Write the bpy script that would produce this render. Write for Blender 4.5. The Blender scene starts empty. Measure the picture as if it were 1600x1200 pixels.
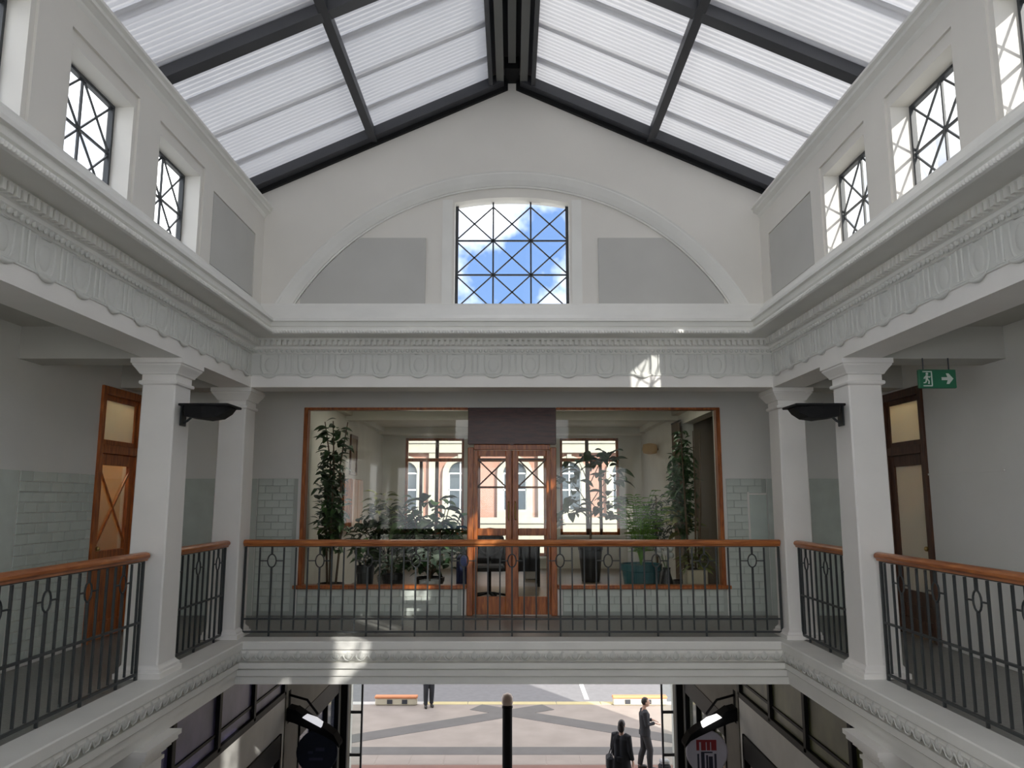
import bpy, bmesh, math, random
from mathutils import Vector, Matrix
random.seed(7)
C = bpy.context.scene.collection
S = bpy.context.scene
PI = math.pi

# ------------------------------------------------------------------ camera, sky, sun, exposure
cam_d = bpy.data.cameras.new('camera')
cam = bpy.data.objects.new('camera', cam_d)
C.objects.link(cam)
S.camera = cam
cam_d.sensor_width = 36.0
cam_d.lens = 36.0 * 1200.0 / 1600.0
cam.location = (0, 0, 0)                      # eye height: the gallery floor lies at z = -1.57
cam.rotation_euler = (math.radians(90 + 8.53), 0, 0)
cam_d.clip_start = 0.05
cam_d.clip_end = 400

S.view_settings.view_transform = 'Standard'
S.view_settings.look = 'None'
S.view_settings.gamma = 1.0
S.view_settings.use_curve_mapping = False
S.view_settings.exposure = 1.2
S.cycles.use_denoising = True
S.cycles.max_bounces = 14
S.cycles.diffuse_bounces = 9
S.cycles.glossy_bounces = 4
S.cycles.transmission_bounces = 8
S.cycles.transparent_max_bounces = 12
S.cycles.sample_clamp_indirect = 6.0
S.cycles.caustics_reflective = False
S.cycles.caustics_refractive = False

w = bpy.data.worlds.new('sky')
S.world = w
w.use_nodes = True
nt = w.node_tree
nt.nodes.clear()
N = nt.nodes.new
out = N('ShaderNodeOutputWorld')
bg = N('ShaderNodeBackground')
tc = N('ShaderNodeTexCoord')
sep = N('ShaderNodeSeparateXYZ')
grad = N('ShaderNodeValToRGB')
grad.color_ramp.elements[0].position = 0.0
grad.color_ramp.elements[0].color = (0.085, 0.14, 0.24, 1)
grad.color_ramp.elements[1].position = 0.75
grad.color_ramp.elements[1].color = (0.035, 0.075, 0.19, 1)
noi = N('ShaderNodeTexNoise')
noi.inputs['Scale'].default_value = 3.1
noi.inputs['Detail'].default_value = 6
noi.inputs['Roughness'].default_value = 0.58
cl = N('ShaderNodeValToRGB')
cl.color_ramp.elements[0].position = 0.40
cl.color_ramp.elements[0].color = (0, 0, 0, 1)
cl.color_ramp.elements[1].position = 0.60
cl.color_ramp.elements[1].color = (1, 1, 1, 1)
mx = N('ShaderNodeMix')
mx.data_type = 'RGBA'
mx.inputs['B'].default_value = (1.0, 0.985, 0.96, 1)
L = nt.links.new
L(tc.outputs['Generated'], sep.inputs[0])
L(sep.outputs['Z'], grad.inputs[0])
mpw = N('ShaderNodeMapping')
mpw.inputs['Location'].default_value = (0.27, 0.0, 0.10)
L(tc.outputs['Generated'], mpw.inputs[0])
L(mpw.outputs[0], noi.inputs['Vector'])
L(noi.outputs[0], cl.inputs[0])
L(cl.outputs[0], mx.inputs['Factor'])
L(grad.outputs[0], mx.inputs['A'])
L(mx.outputs['Result'], bg.inputs['Color'])
bg.inputs['Strength'].default_value = 2.0
L(bg.outputs[0], out.inputs[0])

sun_d = bpy.data.lights.new('sun', 'SUN')
sun_d.energy = 5.2
sun_d.angle = math.radians(0.55)
sun_d.color = (1.0, 0.95, 0.87)
sun = bpy.data.objects.new('sun', sun_d)
C.objects.link(sun)
sun.rotation_euler = Vector((-1.0, 1.55, -0.885)).to_track_quat('-Z', 'Y').to_euler()

# ------------------------------------------------------------------ mesh helpers
ORG = {}


class MB:
    def __init__(self):
        self.v = []
        self.f = []

    def add(self, vs, fs):
        n = len(self.v)
        self.v += [tuple(p) for p in vs]
        self.f += [tuple(i + n for i in f) for f in fs]
        return self

    def quad(self, a, b, c, d):
        return self.add([a, b, c, d], [(0, 1, 2, 3)])

    def box(self, x0, x1, y0, y1, z0, z1):
        x0, x1 = sorted((x0, x1)); y0, y1 = sorted((y0, y1)); z0, z1 = sorted((z0, z1))
        v = [(x0, y0, z0), (x1, y0, z0), (x1, y1, z0), (x0, y1, z0), (x0, y0, z1), (x1, y0, z1), (x1, y1, z1), (x0, y1, z1)]
        return self.add(v, [(0, 3, 2, 1), (4, 5, 6, 7), (0, 1, 5, 4), (1, 2, 6, 5), (2, 3, 7, 6), (3, 0, 4, 7)])

    def cbox(self, x0, x1, y0, y1, z0, z1, c=0.01):
        """box with chamfered edges"""
        x0, x1 = sorted((x0, x1)); y0, y1 = sorted((y0, y1)); z0, z1 = sorted((z0, z1))
        bm = bmesh.new()
        r = bmesh.ops.create_cube(bm, size=1)
        for q in bm.verts:
            q.co = Vector((x0 + (q.co.x + .5) * (x1 - x0), y0 + (q.co.y + .5) * (y1 - y0), z0 + (q.co.z + .5) * (z1 - z0)))
        bmesh.ops.bevel(bm, geom=list(bm.edges), offset=c, segments=1, affect='EDGES', clamp_overlap=True)
        bm.verts.index_update()
        self.add([q.co for q in bm.verts], [[q.index for q in f.verts] for f in bm.faces])
        bm.free()
        return self

    def prism(self, poly, axis, a, b):
        """polygon in the two other axes (in xyz order) extruded along axis from a to b"""
        def P(p, t):
            return {'x': (t, p[0], p[1]), 'y': (p[0], t, p[1]), 'z': (p[0], p[1], t)}[axis]
        n = len(poly)
        v = [P(p, a) for p in poly] + [P(p, b) for p in poly]
        f = [tuple(range(n))[::-1], tuple(range(n, 2 * n))]
        f += [(i, (i + 1) % n, n + (i + 1) % n, n + i) for i in range(n)]
        return self.add(v, f)

    def bar(self, p, q, w, h=None, up=(0, 0, 1)):
        """square bar from p to q"""
        h = w if h is None else h
        p, q = Vector(p), Vector(q)
        d = (q - p).normalized()
        u = Vector(up)
        if abs(d.dot(u)) > .95:
            u = Vector((1, 0, 0))
        s = d.cross(u).normalized() * (w / 2)
        t = s.cross(d).normalized() * (h / 2)
        v = [p - s - t, p + s - t, p + s + t, p - s + t, q - s - t, q + s - t, q + s + t, q - s + t]
        return self.add(v, [(0, 3, 2, 1), (4, 5, 6, 7), (0, 1, 5, 4), (1, 2, 6, 5), (2, 3, 7, 6), (3, 0, 4, 7)])

    def tube(self, pts, rad, n=8, closed=False, cap=True):
        pts = [Vector(p) for p in pts]
        m = len(pts)
        if not hasattr(rad, '__len__'):
            rad = [rad] * m
        prev = None
        v = []
        for i, p in enumerate(pts):
            if closed:
                d = (pts[(i + 1) % m] - pts[i - 1]).normalized()
            else:
                d = (pts[min(i + 1, m - 1)] - pts[max(i - 1, 0)]).normalized()
            if prev is None:
                u = d.cross(Vector((0, 0, 1)))
                if u.length < .05:
                    u = d.cross(Vector((1, 0, 0)))
            else:
                u = prev - d * prev.dot(d)
            u.normalize()
            prev = u
            t = d.cross(u)
            for k in range(n):
                a = 2 * PI * k / n
                v.append(p + (u * math.cos(a) + t * math.sin(a)) * rad[i])
        f = []
        for i in range(m if closed else m - 1):
            j = (i + 1) % m
            for k in range(n):
                l = (k + 1) % n
                f.append((i * n + k, i * n + l, j * n + l, j * n + k))
        if cap and not closed:
            f.append(tuple(range(n))[::-1])
            f.append(tuple(range((m - 1) * n, m * n)))
        return self.add(v, f)

    def lathe(self, prof, c=(0, 0, 0), n=20, cap=True):
        v = []
        for r, z in prof:
            for k in range(n):
                a = 2 * PI * k / n
                v.append((c[0] + r * math.cos(a), c[1] + r * math.sin(a), c[2] + z))
        f = []
        for i in range(len(prof) - 1):
            for k in range(n):
                l = (k + 1) % n
                f.append((i * n + k, i * n + l, (i + 1) * n + l, (i + 1) * n + k))
        if cap:
            f.append(tuple(range(n))[::-1])
            m = len(prof) - 1
            f.append(tuple(range(m * n, m * n + n)))
        return self.add(v, f)

    def ball(self, c, r, n=12, m=8):
        if not hasattr(r, '__len__'):
            r = (r, r, r)
        v = [(c[0], c[1], c[2] - r[2])]
        for i in range(1, m):
            t = PI * i / m - PI / 2
            for k in range(n):
                a = 2 * PI * k / n
                v.append((c[0] + r[0] * math.cos(t) * math.cos(a), c[1] + r[1] * math.cos(t) * math.sin(a), c[2] + r[2] * math.sin(t)))
        v.append((c[0], c[1], c[2] + r[2]))
        f = [(0, 1 + (k + 1) % n, 1 + k) for k in range(n)]
        for i in range(m - 2):
            for k in range(n):
                l = (k + 1) % n
                f.append((1 + i * n + k, 1 + i * n + l, 1 + (i + 1) * n + l, 1 + (i + 1) * n + k))
        b = 1 + (m - 2) * n
        f += [(b + k, b + (k + 1) % n, len(v) - 1) for k in range(n)]
        return self.add(v, f)

    def xf(self, M):
        self.v = [tuple(M @ Vector(p)) for p in self.v]
        return self

    def mesh(self, name, m, off=(0, 0, 0), smooth=False, recalc=True):
        me = bpy.data.meshes.new(name)
        me.from_pydata([(p[0] - off[0], p[1] - off[1], p[2] - off[2]) for p in self.v], [], self.f)
        if recalc:
            bm = bmesh.new()
            bm.from_mesh(me)
            bmesh.ops.recalc_face_normals(bm, faces=list(bm.faces))
            bm.to_mesh(me)
            bm.free()
        if smooth:
            for p in me.polygons:
                p.use_smooth = True
        if m is not None:
            me.materials.append(m)
        me.update()
        return me

    def build(self, name, m, parent=None, smooth=False, recalc=True):
        off = ORG.get(parent.name, (0, 0, 0)) if parent else (0, 0, 0)
        me = self.mesh(name, m, off, smooth, recalc)
        o = bpy.data.objects.new(name, me)
        C.objects.link(o)
        if parent:
            o.parent = parent
            ORG[o.name] = off
        return o


def inst(name, me, loc, parent, rot=None, scale=None):
    """one more object of a shared mesh, at a world place, under parent"""
    o = bpy.data.objects.new(name, me)
    C.objects.link(o)
    off = ORG.get(parent.name, (0, 0, 0)) if parent else (0, 0, 0)
    o.location = (loc[0] - off[0], loc[1] - off[1], loc[2] - off[2])
    if rot:
        o.rotation_euler = rot
    if scale:
        o.scale = scale
    o.parent = parent
    return o


def thing(name, label, cat, loc=(0, 0, 0), group=None):
    o = bpy.data.objects.new(name, None)
    C.objects.link(o)
    o.empty_display_size = .1
    o.location = loc
    ORG[o.name] = tuple(loc)
    o['label'] = label
    o['category'] = cat
    o['kind'] = 'thing'
    if group:
        o['group'] = group
    return o


def tag(o, label, cat, group=None):
    o['label'] = label
    o['category'] = cat
    o['kind'] = 'thing'
    if group:
        o['group'] = group
    return o


def struct(o, label=None, cat=None):
    o['kind'] = 'structure'
    if label:
        o['label'] = label
    if cat:
        o['category'] = cat
    return o


def sroot(name, label, cat, loc=(0, 0, 0)):
    o = bpy.data.objects.new(name, None)
    C.objects.link(o)
    o.location = loc
    ORG[o.name] = tuple(loc)
    return struct(o, label, cat)


def stuff(o):
    o['kind'] = 'stuff'
    return o


def copy_tree(root, loc, label=None):
    r = root.copy()
    C.objects.link(r)
    r.location = loc
    ORG[r.name] = tuple(loc)
    if label:
        r['label'] = label
    for ch in list(root.children):
        c = ch.copy()
        C.objects.link(c)
        c.parent = r
        for g in ch.children:
            d = g.copy()
            C.objects.link(d)
            d.parent = c
    return r


# ------------------------------------------------------------------ materials
def srgb(r, g, b):
    f = lambda c: (c / 255 / 12.92) if c / 255 <= .04045 else ((c / 255 + .055) / 1.055) ** 2.4
    return (f(r), f(g), f(b))


def pm(name, col, rough=.6, metal=0.0, var=.06, scale=3.0, bump=0.0, bscale=40., spec=.5, rnd=0.0, stretch=None):
    """principled paint with a little cloudy variation, optional fine relief and per-object variation"""
    m = bpy.data.materials.new(name)
    m.use_nodes = True
    n = m.node_tree
    b = n.nodes['Principled BSDF']
    b.inputs['Roughness'].default_value = rough
    b.inputs['Metallic'].default_value = metal
    b.inputs['Specular IOR Level'].default_value = spec
    tc = n.nodes.new('ShaderNodeTexCoord')
    mp = n.nodes.new('ShaderNodeMapping')
    if stretch:
        mp.inputs['Scale'].default_value = stretch
    n.links.new(tc.outputs['Object'], mp.inputs[0])
    no = n.nodes.new('ShaderNodeTexNoise')
    no.inputs['Scale'].default_value = scale
    no.inputs['Detail'].default_value = 4
    n.links.new(mp.outputs[0], no.inputs['Vector'])
    mr = n.nodes.new('ShaderNodeMapRange')
    mr.inputs['From Min'].default_value = .3
    mr.inputs['From Max'].default_value = .7
    mr.inputs['To Min'].default_value = 1 - var
    mr.inputs['To Max'].default_value = 1 + var
    n.links.new(no.outputs[0], mr.inputs[0])
    val = mr.outputs[0]
    if rnd:
        oi = n.nodes.new('ShaderNodeObjectInfo')
        m2 = n.nodes.new('ShaderNodeMapRange')
        m2.inputs['To Min'].default_value = 1 - rnd
        m2.inputs['To Max'].default_value = 1 + rnd
        n.links.new(oi.outputs['Random'], m2.inputs[0])
        mu = n.nodes.new('ShaderNodeMath')
        mu.operation = 'MULTIPLY'
        n.links.new(val, mu.inputs[0])
        n.links.new(m2.outputs[0], mu.inputs[1])
        val = mu.outputs[0]
    vm = n.nodes.new('ShaderNodeVectorMath')
    vm.operation = 'SCALE'
    vm.inputs[0].default_value = col
    n.links.new(val, vm.inputs['Scale'])
    n.links.new(vm.outputs[0], b.inputs['Base Color'])
    if bump:
        n2 = n.nodes.new('ShaderNodeTexNoise')
        n2.inputs['Scale'].default_value = bscale
        n.links.new(mp.outputs[0], n2.inputs['Vector'])
        bp = n.nodes.new('ShaderNodeBump')
        bp.inputs['Strength'].default_value = bump
        bp.inputs['Distance'].default_value = .01
        n.links.new(n2.outputs[0], bp.inputs['Height'])
        n.links.new(bp.outputs[0], b.inputs['Normal'])
    return m


def wood(name, dark, light, rough=.35, stretch=(1, 1, 12), scale=6.):
    m = bpy.data.materials.new(name)
    m.use_nodes = True
    n = m.node_tree
    b = n.nodes['Principled BSDF']
    b.inputs['Roughness'].default_value = rough
    tc = n.nodes.new('ShaderNodeTexCoord')
    mp = n.nodes.new('ShaderNodeMapping')
    mp.inputs['Scale'].default_value = stretch
    no = n.nodes.new('ShaderNodeTexNoise')
    no.inputs['Scale'].default_value = scale
    no.inputs['Detail'].default_value = 6
    no.inputs['Distortion'].default_value = .6
    cr = n.nodes.new('ShaderNodeValToRGB')
    cr.color_ramp.elements[0].position = .32
    cr.color_ramp.elements[0].color = (*dark, 1)
    cr.color_ramp.elements[1].position = .68
    cr.color_ramp.elements[1].color = (*light, 1)
    n.links.new(tc.outputs['Object'], mp.inputs[0])
    n.links.new(mp.outputs[0], no.inputs['Vector'])
    n.links.new(no.outputs[0], cr.inputs[0])
    n.links.new(cr.outputs[0], b.inputs['Base Color'])
    return m


def glass(name, tint=(.95, .97, .97), refl=1.0):
    m = bpy.data.materials.new(name)
    m.use_nodes = True
    n = m.node_tree
    n.nodes.clear()
    o = n.nodes.new('ShaderNodeOutputMaterial')
    mixs = n.nodes.new('ShaderNodeMixShader')
    tr = n.nodes.new('ShaderNodeBsdfTransparent')
    tr.inputs[0].default_value = (*tint, 1)
    gl = n.nodes.new('ShaderNodeBsdfGlossy')
    gl.inputs['Roughness'].default_value = .02
    fr = n.nodes.new('ShaderNodeFresnel')
    fr.inputs['IOR'].default_value = 1.5
    mu = n.nodes.new('ShaderNodeMath')
    mu.operation = 'MULTIPLY'
    mu.inputs[1].default_value = refl
    n.links.new(fr.outputs[0], mu.inputs[0])
    n.links.new(mu.outputs[0], mixs.inputs[0])
    n.links.new(tr.outputs[0], mixs.inputs[1])
    n.links.new(gl.outputs[0], mixs.inputs[2])
    n.links.new(mixs.outputs[0], o.inputs[0])
    return m


def sheet_mat(name, col, trans):
    """translucent fibreglass sheeting"""
    m = bpy.data.materials.new(name)
    m.use_nodes = True
    n = m.node_tree
    n.nodes.clear()
    o = n.nodes.new('ShaderNodeOutputMaterial')
    mixs = n.nodes.new('ShaderNodeMixShader')
    mixs.inputs[0].default_value = trans
    df = n.nodes.new('ShaderNodeBsdfDiffuse')
    tl = n.nodes.new('ShaderNodeBsdfTranslucent')
    df.inputs[0].default_value = (*col, 1)
    tl.inputs[0].default_value = (*col, 1)
    tcn = n.nodes.new('ShaderNodeTexCoord')
    no = n.nodes.new('ShaderNodeTexNoise')
    no.inputs['Scale'].default_value = 2.2
    mr = n.nodes.new('ShaderNodeMapRange')
    mr.inputs['To Min'].default_value = .88
    mr.inputs['To Max'].default_value = 1.08
    vm = n.nodes.new('ShaderNodeVectorMath')
    vm.operation = 'SCALE'
    vm.inputs[0].default_value = col
    n.links.new(tcn.outputs['Object'], no.inputs['Vector'])
    n.links.new(no.outputs[0], mr.inputs[0])
    n.links.new(mr.outputs[0], vm.inputs['Scale'])
    n.links.new(vm.outputs[0], tl.inputs[0])
    n.links.new(df.outputs[0], mixs.inputs[1])
    n.links.new(tl.outputs[0], mixs.inputs[2])
    n.links.new(mixs.outputs[0], o.inputs[0])
    return m


def emis(name, col, s):
    m = bpy.data.materials.new(name)
    m.use_nodes = True
    n = m.node_tree
    b = n.nodes['Principled BSDF']
    b.inputs['Base Color'].default_value = (*col, 1)
    b.inputs['Emission Color'].default_value = (*col, 1)
    b.inputs['Emission Strength'].default_value = s
    return m


M_wall = pm('plaster_white', (.78, .757, .71), .75, var=.03, scale=1.2, bump=.05)
M_trim = pm('moulding_white', (.83, .825, .79), .6, var=.04, scale=2)
M_frieze = pm('frieze_grey_white', (.68, .685, .655), .65, var=.05, scale=3)
M_board = pm('grey_board', (.55, .545, .52), .85, var=.03, scale=2)
M_col = pm('column_white', (.87, .85, .82), .6, var=.03, scale=2)
M_gwall = pm('gallery_plaster', (.82, .815, .785), .7, var=.04, scale=1)
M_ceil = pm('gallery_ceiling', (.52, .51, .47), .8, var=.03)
M_tile = pm('glazed_tile', (.62, .675, .63), .22, var=.06, scale=5, rnd=.045)
M_grout = pm('tile_grout', (.45, .49, .46), .8)
M_iron = pm('wrought_iron', (.035, .04, .042), .45, var=.1, spec=.4)
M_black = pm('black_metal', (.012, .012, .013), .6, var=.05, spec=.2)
M_steel = pm('roof_steel', (.055, .057, .066), .45, var=.08, scale=2)
M_steel2 = pm('ridge_steel', (.17, .17, .165), .5, var=.06, scale=2)
M_rail_y = wood('rail_wood_length', (.28, .075, .018), (.55, .20, .06), .3, (9, 1, 9), 4)
M_rail_x = wood('rail_wood_cross', (.28, .075, .018), (.55, .20, .06), .3, (1, 9, 9), 4)
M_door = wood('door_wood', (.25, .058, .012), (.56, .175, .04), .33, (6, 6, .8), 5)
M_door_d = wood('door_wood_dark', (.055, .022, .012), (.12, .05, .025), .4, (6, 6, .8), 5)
M_tran = wood('dark_panel_wood', (.045, .012, .010), (.10, .028, .02), .35, (1, 6, 6), 5)
M_glass = glass('clear_glass', (.94, .965, .955), .55)
M_glass2 = glass('window_glass', (.95, .97, .98), .6)
M_frost = sheet_mat('frosted_glass', (.80, .80, .72), .35)
M_sheet = sheet_mat('roof_sheeting', (.76, .765, .785), .165)
M_floor = pm('terrazzo_floor', (.27, .27, .255), .4, var=.12, scale=30)
M_lead = pm('lead_bar', (.05, .055, .06), .5)

# ------------------------------------------------------------------ layout numbers (metres, from the eye)
FX, FY = 3.10, 9.00          # frieze plane, side and back
WX, WY = 2.99, 8.89          # upper wall plane
ZF = -1.57                   # gallery floor
ZB = 1.31                    # underside of the beams
ZG = -6.85                   # ground
Y0 = -8.0                    # rear end of the hall
roof = lambda x: 5.21 - .4525 * abs(x)


def sweep_u(prof, ys=Y0, bx=FX, by=FY, closed=False):
    """profile of (inset, z) run along left side, back and right side with mitred corners"""
    mb = MB()
    v = []
    for p, z in prof:
        v += [(-(bx - p), ys, z), (-(bx - p), by - p, z), (bx - p, by - p, z), (bx - p, ys, z)]
    f = []
    n = len(prof)
    rng = range(n) if closed else range(n - 1)
    for i in rng:
        j = (i + 1) % n
        for k in range(3):
            f.append((i * 4 + k, i * 4 + k + 1, j * 4 + k + 1, j * 4 + k))
    mb.add(v, f)
    return mb


def walls_with_holes(mb, axis, p0, p1, a0, a1, z0, z1, holes):
    """slab p0..p1 thick along axis ('x' or 'y'), spanning a0..a1 and z0..z1, minus holes (a0,a1,z0,z1)"""
    As = sorted({a0, a1, *[h[0] for h in holes], *[h[1] for h in holes]})
    Zs = sorted({z0, z1, *[h[2] for h in holes], *[h[3] for h in holes]})
    As = [a for a in As if a0 <= a <= a1]
    Zs = [z for z in Zs if z0 <= z <= z1]
    for i in range(len(As) - 1):
        j = 0
        while j < len(Zs) - 1:
            am = (As[i] + As[i + 1]) / 2

            def hole(k):
                zm = (Zs[k] + Zs[k + 1]) / 2
                return any(h[0] < am < h[1] and h[2] < zm < h[3] for h in holes)
            if hole(j):
                j += 1
                continue
            k = j
            while k + 1 < len(Zs) - 1 and not hole(k + 1):
                k += 1
            if axis == 'x':
                mb.box(p0, p1, As[i], As[i + 1], Zs[j], Zs[k + 1])
            else:
                mb.box(As[i], As[i + 1], p0, p1, Zs[j], Zs[k + 1])
            j = k + 1
    return mb


# ================================================================== ROOF
ceiling = sroot('ceiling', 'gabled translucent roof of corrugated sheets on dark steel rafters over the hall', 'roof')


def roof_sheet_mesh(sgn, y_w=.80, waves=12):
    mb = MB()
    n = waves * 8
    v = []
    for i in range(n + 1):
        y = y_w * i / n
        a = .0055 * math.cos(2 * PI * waves * i / n)
        for x in (.24, 1.1, 1.9, 2.7, 3.52):
            v.append((sgn * x, y, roof(x) + .05 + a))
    f = []
    for i in range(n):
        for k in range(4):
            f.append((i * 5 + k, i * 5 + k + 1, (i + 1) * 5 + k + 1, (i + 1) * 5 + k))
    mb.add(v, f)
    return mb.mesh('roof_sheet', M_sheet, smooth=True, recalc=False)


for s in (-1, 1):
    me = roof_sheet_mesh(s)
    for k in range(26):
        y = 8.32 - .68 * k
        if y < Y0 - .4:
            break
        inst('roof_sheet', me, (0, y, (k % 2) * .014), ceiling)

# rafters (near face and underside show), gable trim rafters, purlins, ridge members
for y in (8.76, 6.36, 3.86, 1.36, -1.14, -3.64, -6.14):
    for s in (-1, 1):
        mb = MB()
        mb.prism([(s * .1, roof(.1) + .03), (s * 3.38, roof(3.38) + .03), (s * 3.38, roof(3.38) - .10), (s * .1, roof(.1) - .10)], 'y', y, y + .075)
        mb.prism([(s * .1, roof(.1) - .085), (s * 3.36, roof(3.36) - .085), (s * 3.36, roof(3.36) - .115), (s * .1, roof(.1) - .115)], 'y', y - .03, y + .105)
        mb.build('rafter', M_steel, ceiling)
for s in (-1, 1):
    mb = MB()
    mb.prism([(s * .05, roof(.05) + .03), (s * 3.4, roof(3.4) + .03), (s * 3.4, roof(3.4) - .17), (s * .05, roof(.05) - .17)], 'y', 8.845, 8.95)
    mb.build('gable_shade_strip', M_black, ceiling)  # black strip standing in for the shade between rafter and gable
    x = s * 1.695
    mb = MB()
    mb.box(x - .022, x + .022, Y0, 8.9, roof(1.695) - .11, roof(1.695) + .03)
    mb.box(x - .045, x + .045, Y0, 8.9, roof(1.695) - .125, roof(1.695) - .105)
    mb.build('purlin', M_steel, ceiling)
    mb = MB()
    mb.box(s * .235, s * .285, Y0, 8.93, roof(.26) - .10, roof(.26) + .06)
    mb.build('ridge_purlin', M_steel, ceiling)
    mb = MB()
    mb.box(s * .10, s * .19, Y0, 8.9, roof(0) - .16, roof(0) - .08)
    mb.box(s * .12, s * .17, Y0, 8.9, roof(0) - .08, roof(0) + .06)
    mb.build('ridge_beam', M_steel2, ceiling)
mb = MB()
mb.box(-.045, .045, Y0, 8.5, roof(0) - .06, roof(0) - .02)
mb.build('ridge_strip', M_steel2, ceiling)
mb = MB()
mb.prism([(-.3, roof(.3) + .09), (0, roof(0) + .10), (.3, roof(.3) + .09), (.3, roof(.3) + .11), (0, roof(0) + .13), (-.3, roof(.3) + .11)], 'y', Y0, 9.3)
mb.build('ridge_cap', M_steel, ceiling)
mb = MB()
mb.box(-.09, .09, 8.55, 8.9, roof(0) - .10, roof(0) + .05)
mb.build('ridge_bracket', M_black, ceiling)

# ================================================================== UPPER WALLS WITH THE SIDE WINDOWS
WC = [6.615 - 1.3225 * k for k in range(-0, 11)]      # window centres along the side walls
WC = [c for c in WC if c > Y0 + .8]
ZS, ZT = 2.28, 3.09
HW = .43
trim_n = [0]


def trim_name():
    trim_n[0] += 1
    return 'trim_%d' % trim_n[0]


for s, side in ((-1, 'left'), (1, 'right')):
    mb = MB()
    holes = [(c - HW, c + HW, ZS, ZT) for c in WC]
    walls_with_holes(mb, 'x', s * (WX + .02), s * (WX + .23), Y0, 9.02, 2.0, 3.49, holes)
    # end panel recess, pilaster strips and band, 2 cm proud
    x0, x1 = s * WX, s * (WX + .021)
    mb.box(x0, x1, Y0, 9.0, 3.19, 3.43)
    edges = [7.20] + [c - HW - .06 for c in WC]
    for i, c in enumerate(WC):
        lo = c + HW + .05
        hi = (WC[i - 1] - HW - .05) if i else 7.33
        mb.box(x0, x1, lo, hi, ZS - .04, 3.19)
    mb.box(x0, x1, 8.60, 9.0, ZS - .04, 3.19)
    mb.box(x0, x1, 7.33, 8.60, 3.06, 3.19)
    mb.box(s * (WX), s * 3.47, Y0, 9.3, 3.42, 3.49)
    mb.box(s * 3.40, s * 3.46, Y0, 9.3, 3.49, roof(3.43) + .04)
    wl = mb.build('wall_%s' % side, M_wall)
    struct(wl, 'upper %s clerestory wall with a row of square windows above the cornice' % side, 'wall')
    mb = MB()
    mb.box(s * (WX + .004), s * (WX + .021), 7.35, 8.58, ZS + .03, 3.05)
    mb.build('wall_panel', M_board, wl)
    # eave moulding
    mb = MB()
    prof = [(WX, 3.36), (WX - .015, 3.385), (WX - .02, 3.40), (WX - .055, 3.42), (WX - .07, 3.425), (WX - .07, 3.455), (WX - .095, 3.47), (WX - .095, 3.495), (WX, 3.495)]
    mb.prism([(s * a, b) for a, b in prof], 'y', Y0, 8.95)
    struct(mb.build(trim_name(), M_trim), 'moulded eave cornice along the top of the %s upper wall' % side, 'moulding')

# one lattice window, then copies
win_no = [0]


def window_name():
    win_no[0] += 1
    return 'window_%d' % win_no[0]


def x_lattice(root, o, u, v, nu, nv, w_, h_, bw=.014, fw=.024, arch=None):
    """frame, bars, crosses and a pane; o lower corner, u and v unit vectors of the plane"""
    o, u, v = Vector(o), Vector(u), Vector(v)
    nrm = u.cross(v)
    at = lambda a, b: o + u * a + v * b
    top = lambda a: h_ if arch is None else arch(a)
    mb = MB()
    k = 8 if arch else 1
    mb.bar(at(fw / 2, 0), at(fw / 2, top(0)), fw, .04, nrm)
    mb.bar(at(w_ - fw / 2, 0), at(w_ - fw / 2, top(w_)), fw, .04, nrm)
    mb.bar(at(0, fw / 2), at(w_, fw / 2), fw, .04, nrm)
    for i in range(k):
        a, b = w_ * i / k, w_ * (i + 1) / k
        mb.bar(at(a, top(a) - fw / 2), at(b, top(b) - fw / 2), fw, .04, nrm)
    mb.build('frame', M_lead, root)
    ch = h_ / nv
    cw = w_ / nu
    for i in range(1, nu):
        a = cw * i
        mb = MB(); mb.bar(at(a, fw), at(a, top(a) - fw), bw * 1.25, .016, nrm); mb.build('glazing_bar', M_lead, root)
    for j in range(1, nv):
        b = ch * j
        mb = MB(); mb.bar(at(fw, b), at(w_ - fw, b), bw * 1.25, .016, nrm); mb.build('glazing_bar', M_lead, root)
    for i in range(nu):
        for j in range(nv):
            for q in (0, 1):
                a, b = (i * cw, (i + 1) * cw) if q == 0 else ((i + 1) * cw, i * cw)
                mb = MB()
                mb.bar(at(a, j * ch), at(b, (j + 1) * ch), bw, .013, nrm)
                mb.build('cross_bar', M_lead, root)
    n = 8 if arch else 1
    mb = MB()
    for i in range(n):
        a, b = w_ * i / n, w_ * (i + 1) / n
        mb.add([at(a, 0), at(b, 0), at(b, top(b)), at(a, top(a))], [(0, 1, 2, 3)])
    mb.build('pane', M_glass2, root)


order = ['far end', 'second from the far end', 'third from the far end', 'fourth from the far end', 'fifth from the far end']
for s, side in ((-1, 'left'), (1, 'right')):
    for i, c in enumerate(WC):
        nm = window_name()
        lab = 'square lattice window of crossed bars in the %s upper wall, %s' % (side, order[i] if i < 5 else 'near the rear')
        if i == 0:
            r0 = sroot(nm, lab, 'window', (s * (WX + .19), c, ZS))
            x_lattice(r0, (s * (WX + .19), c - HW, ZS), (0, 1, 0), (0, 0, 1), 2, 2, 2 * HW, ZT - ZS)
        else:
            r = copy_tree(r0, (s * (WX + .19), c, ZS), lab)
            r.name = nm

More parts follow.
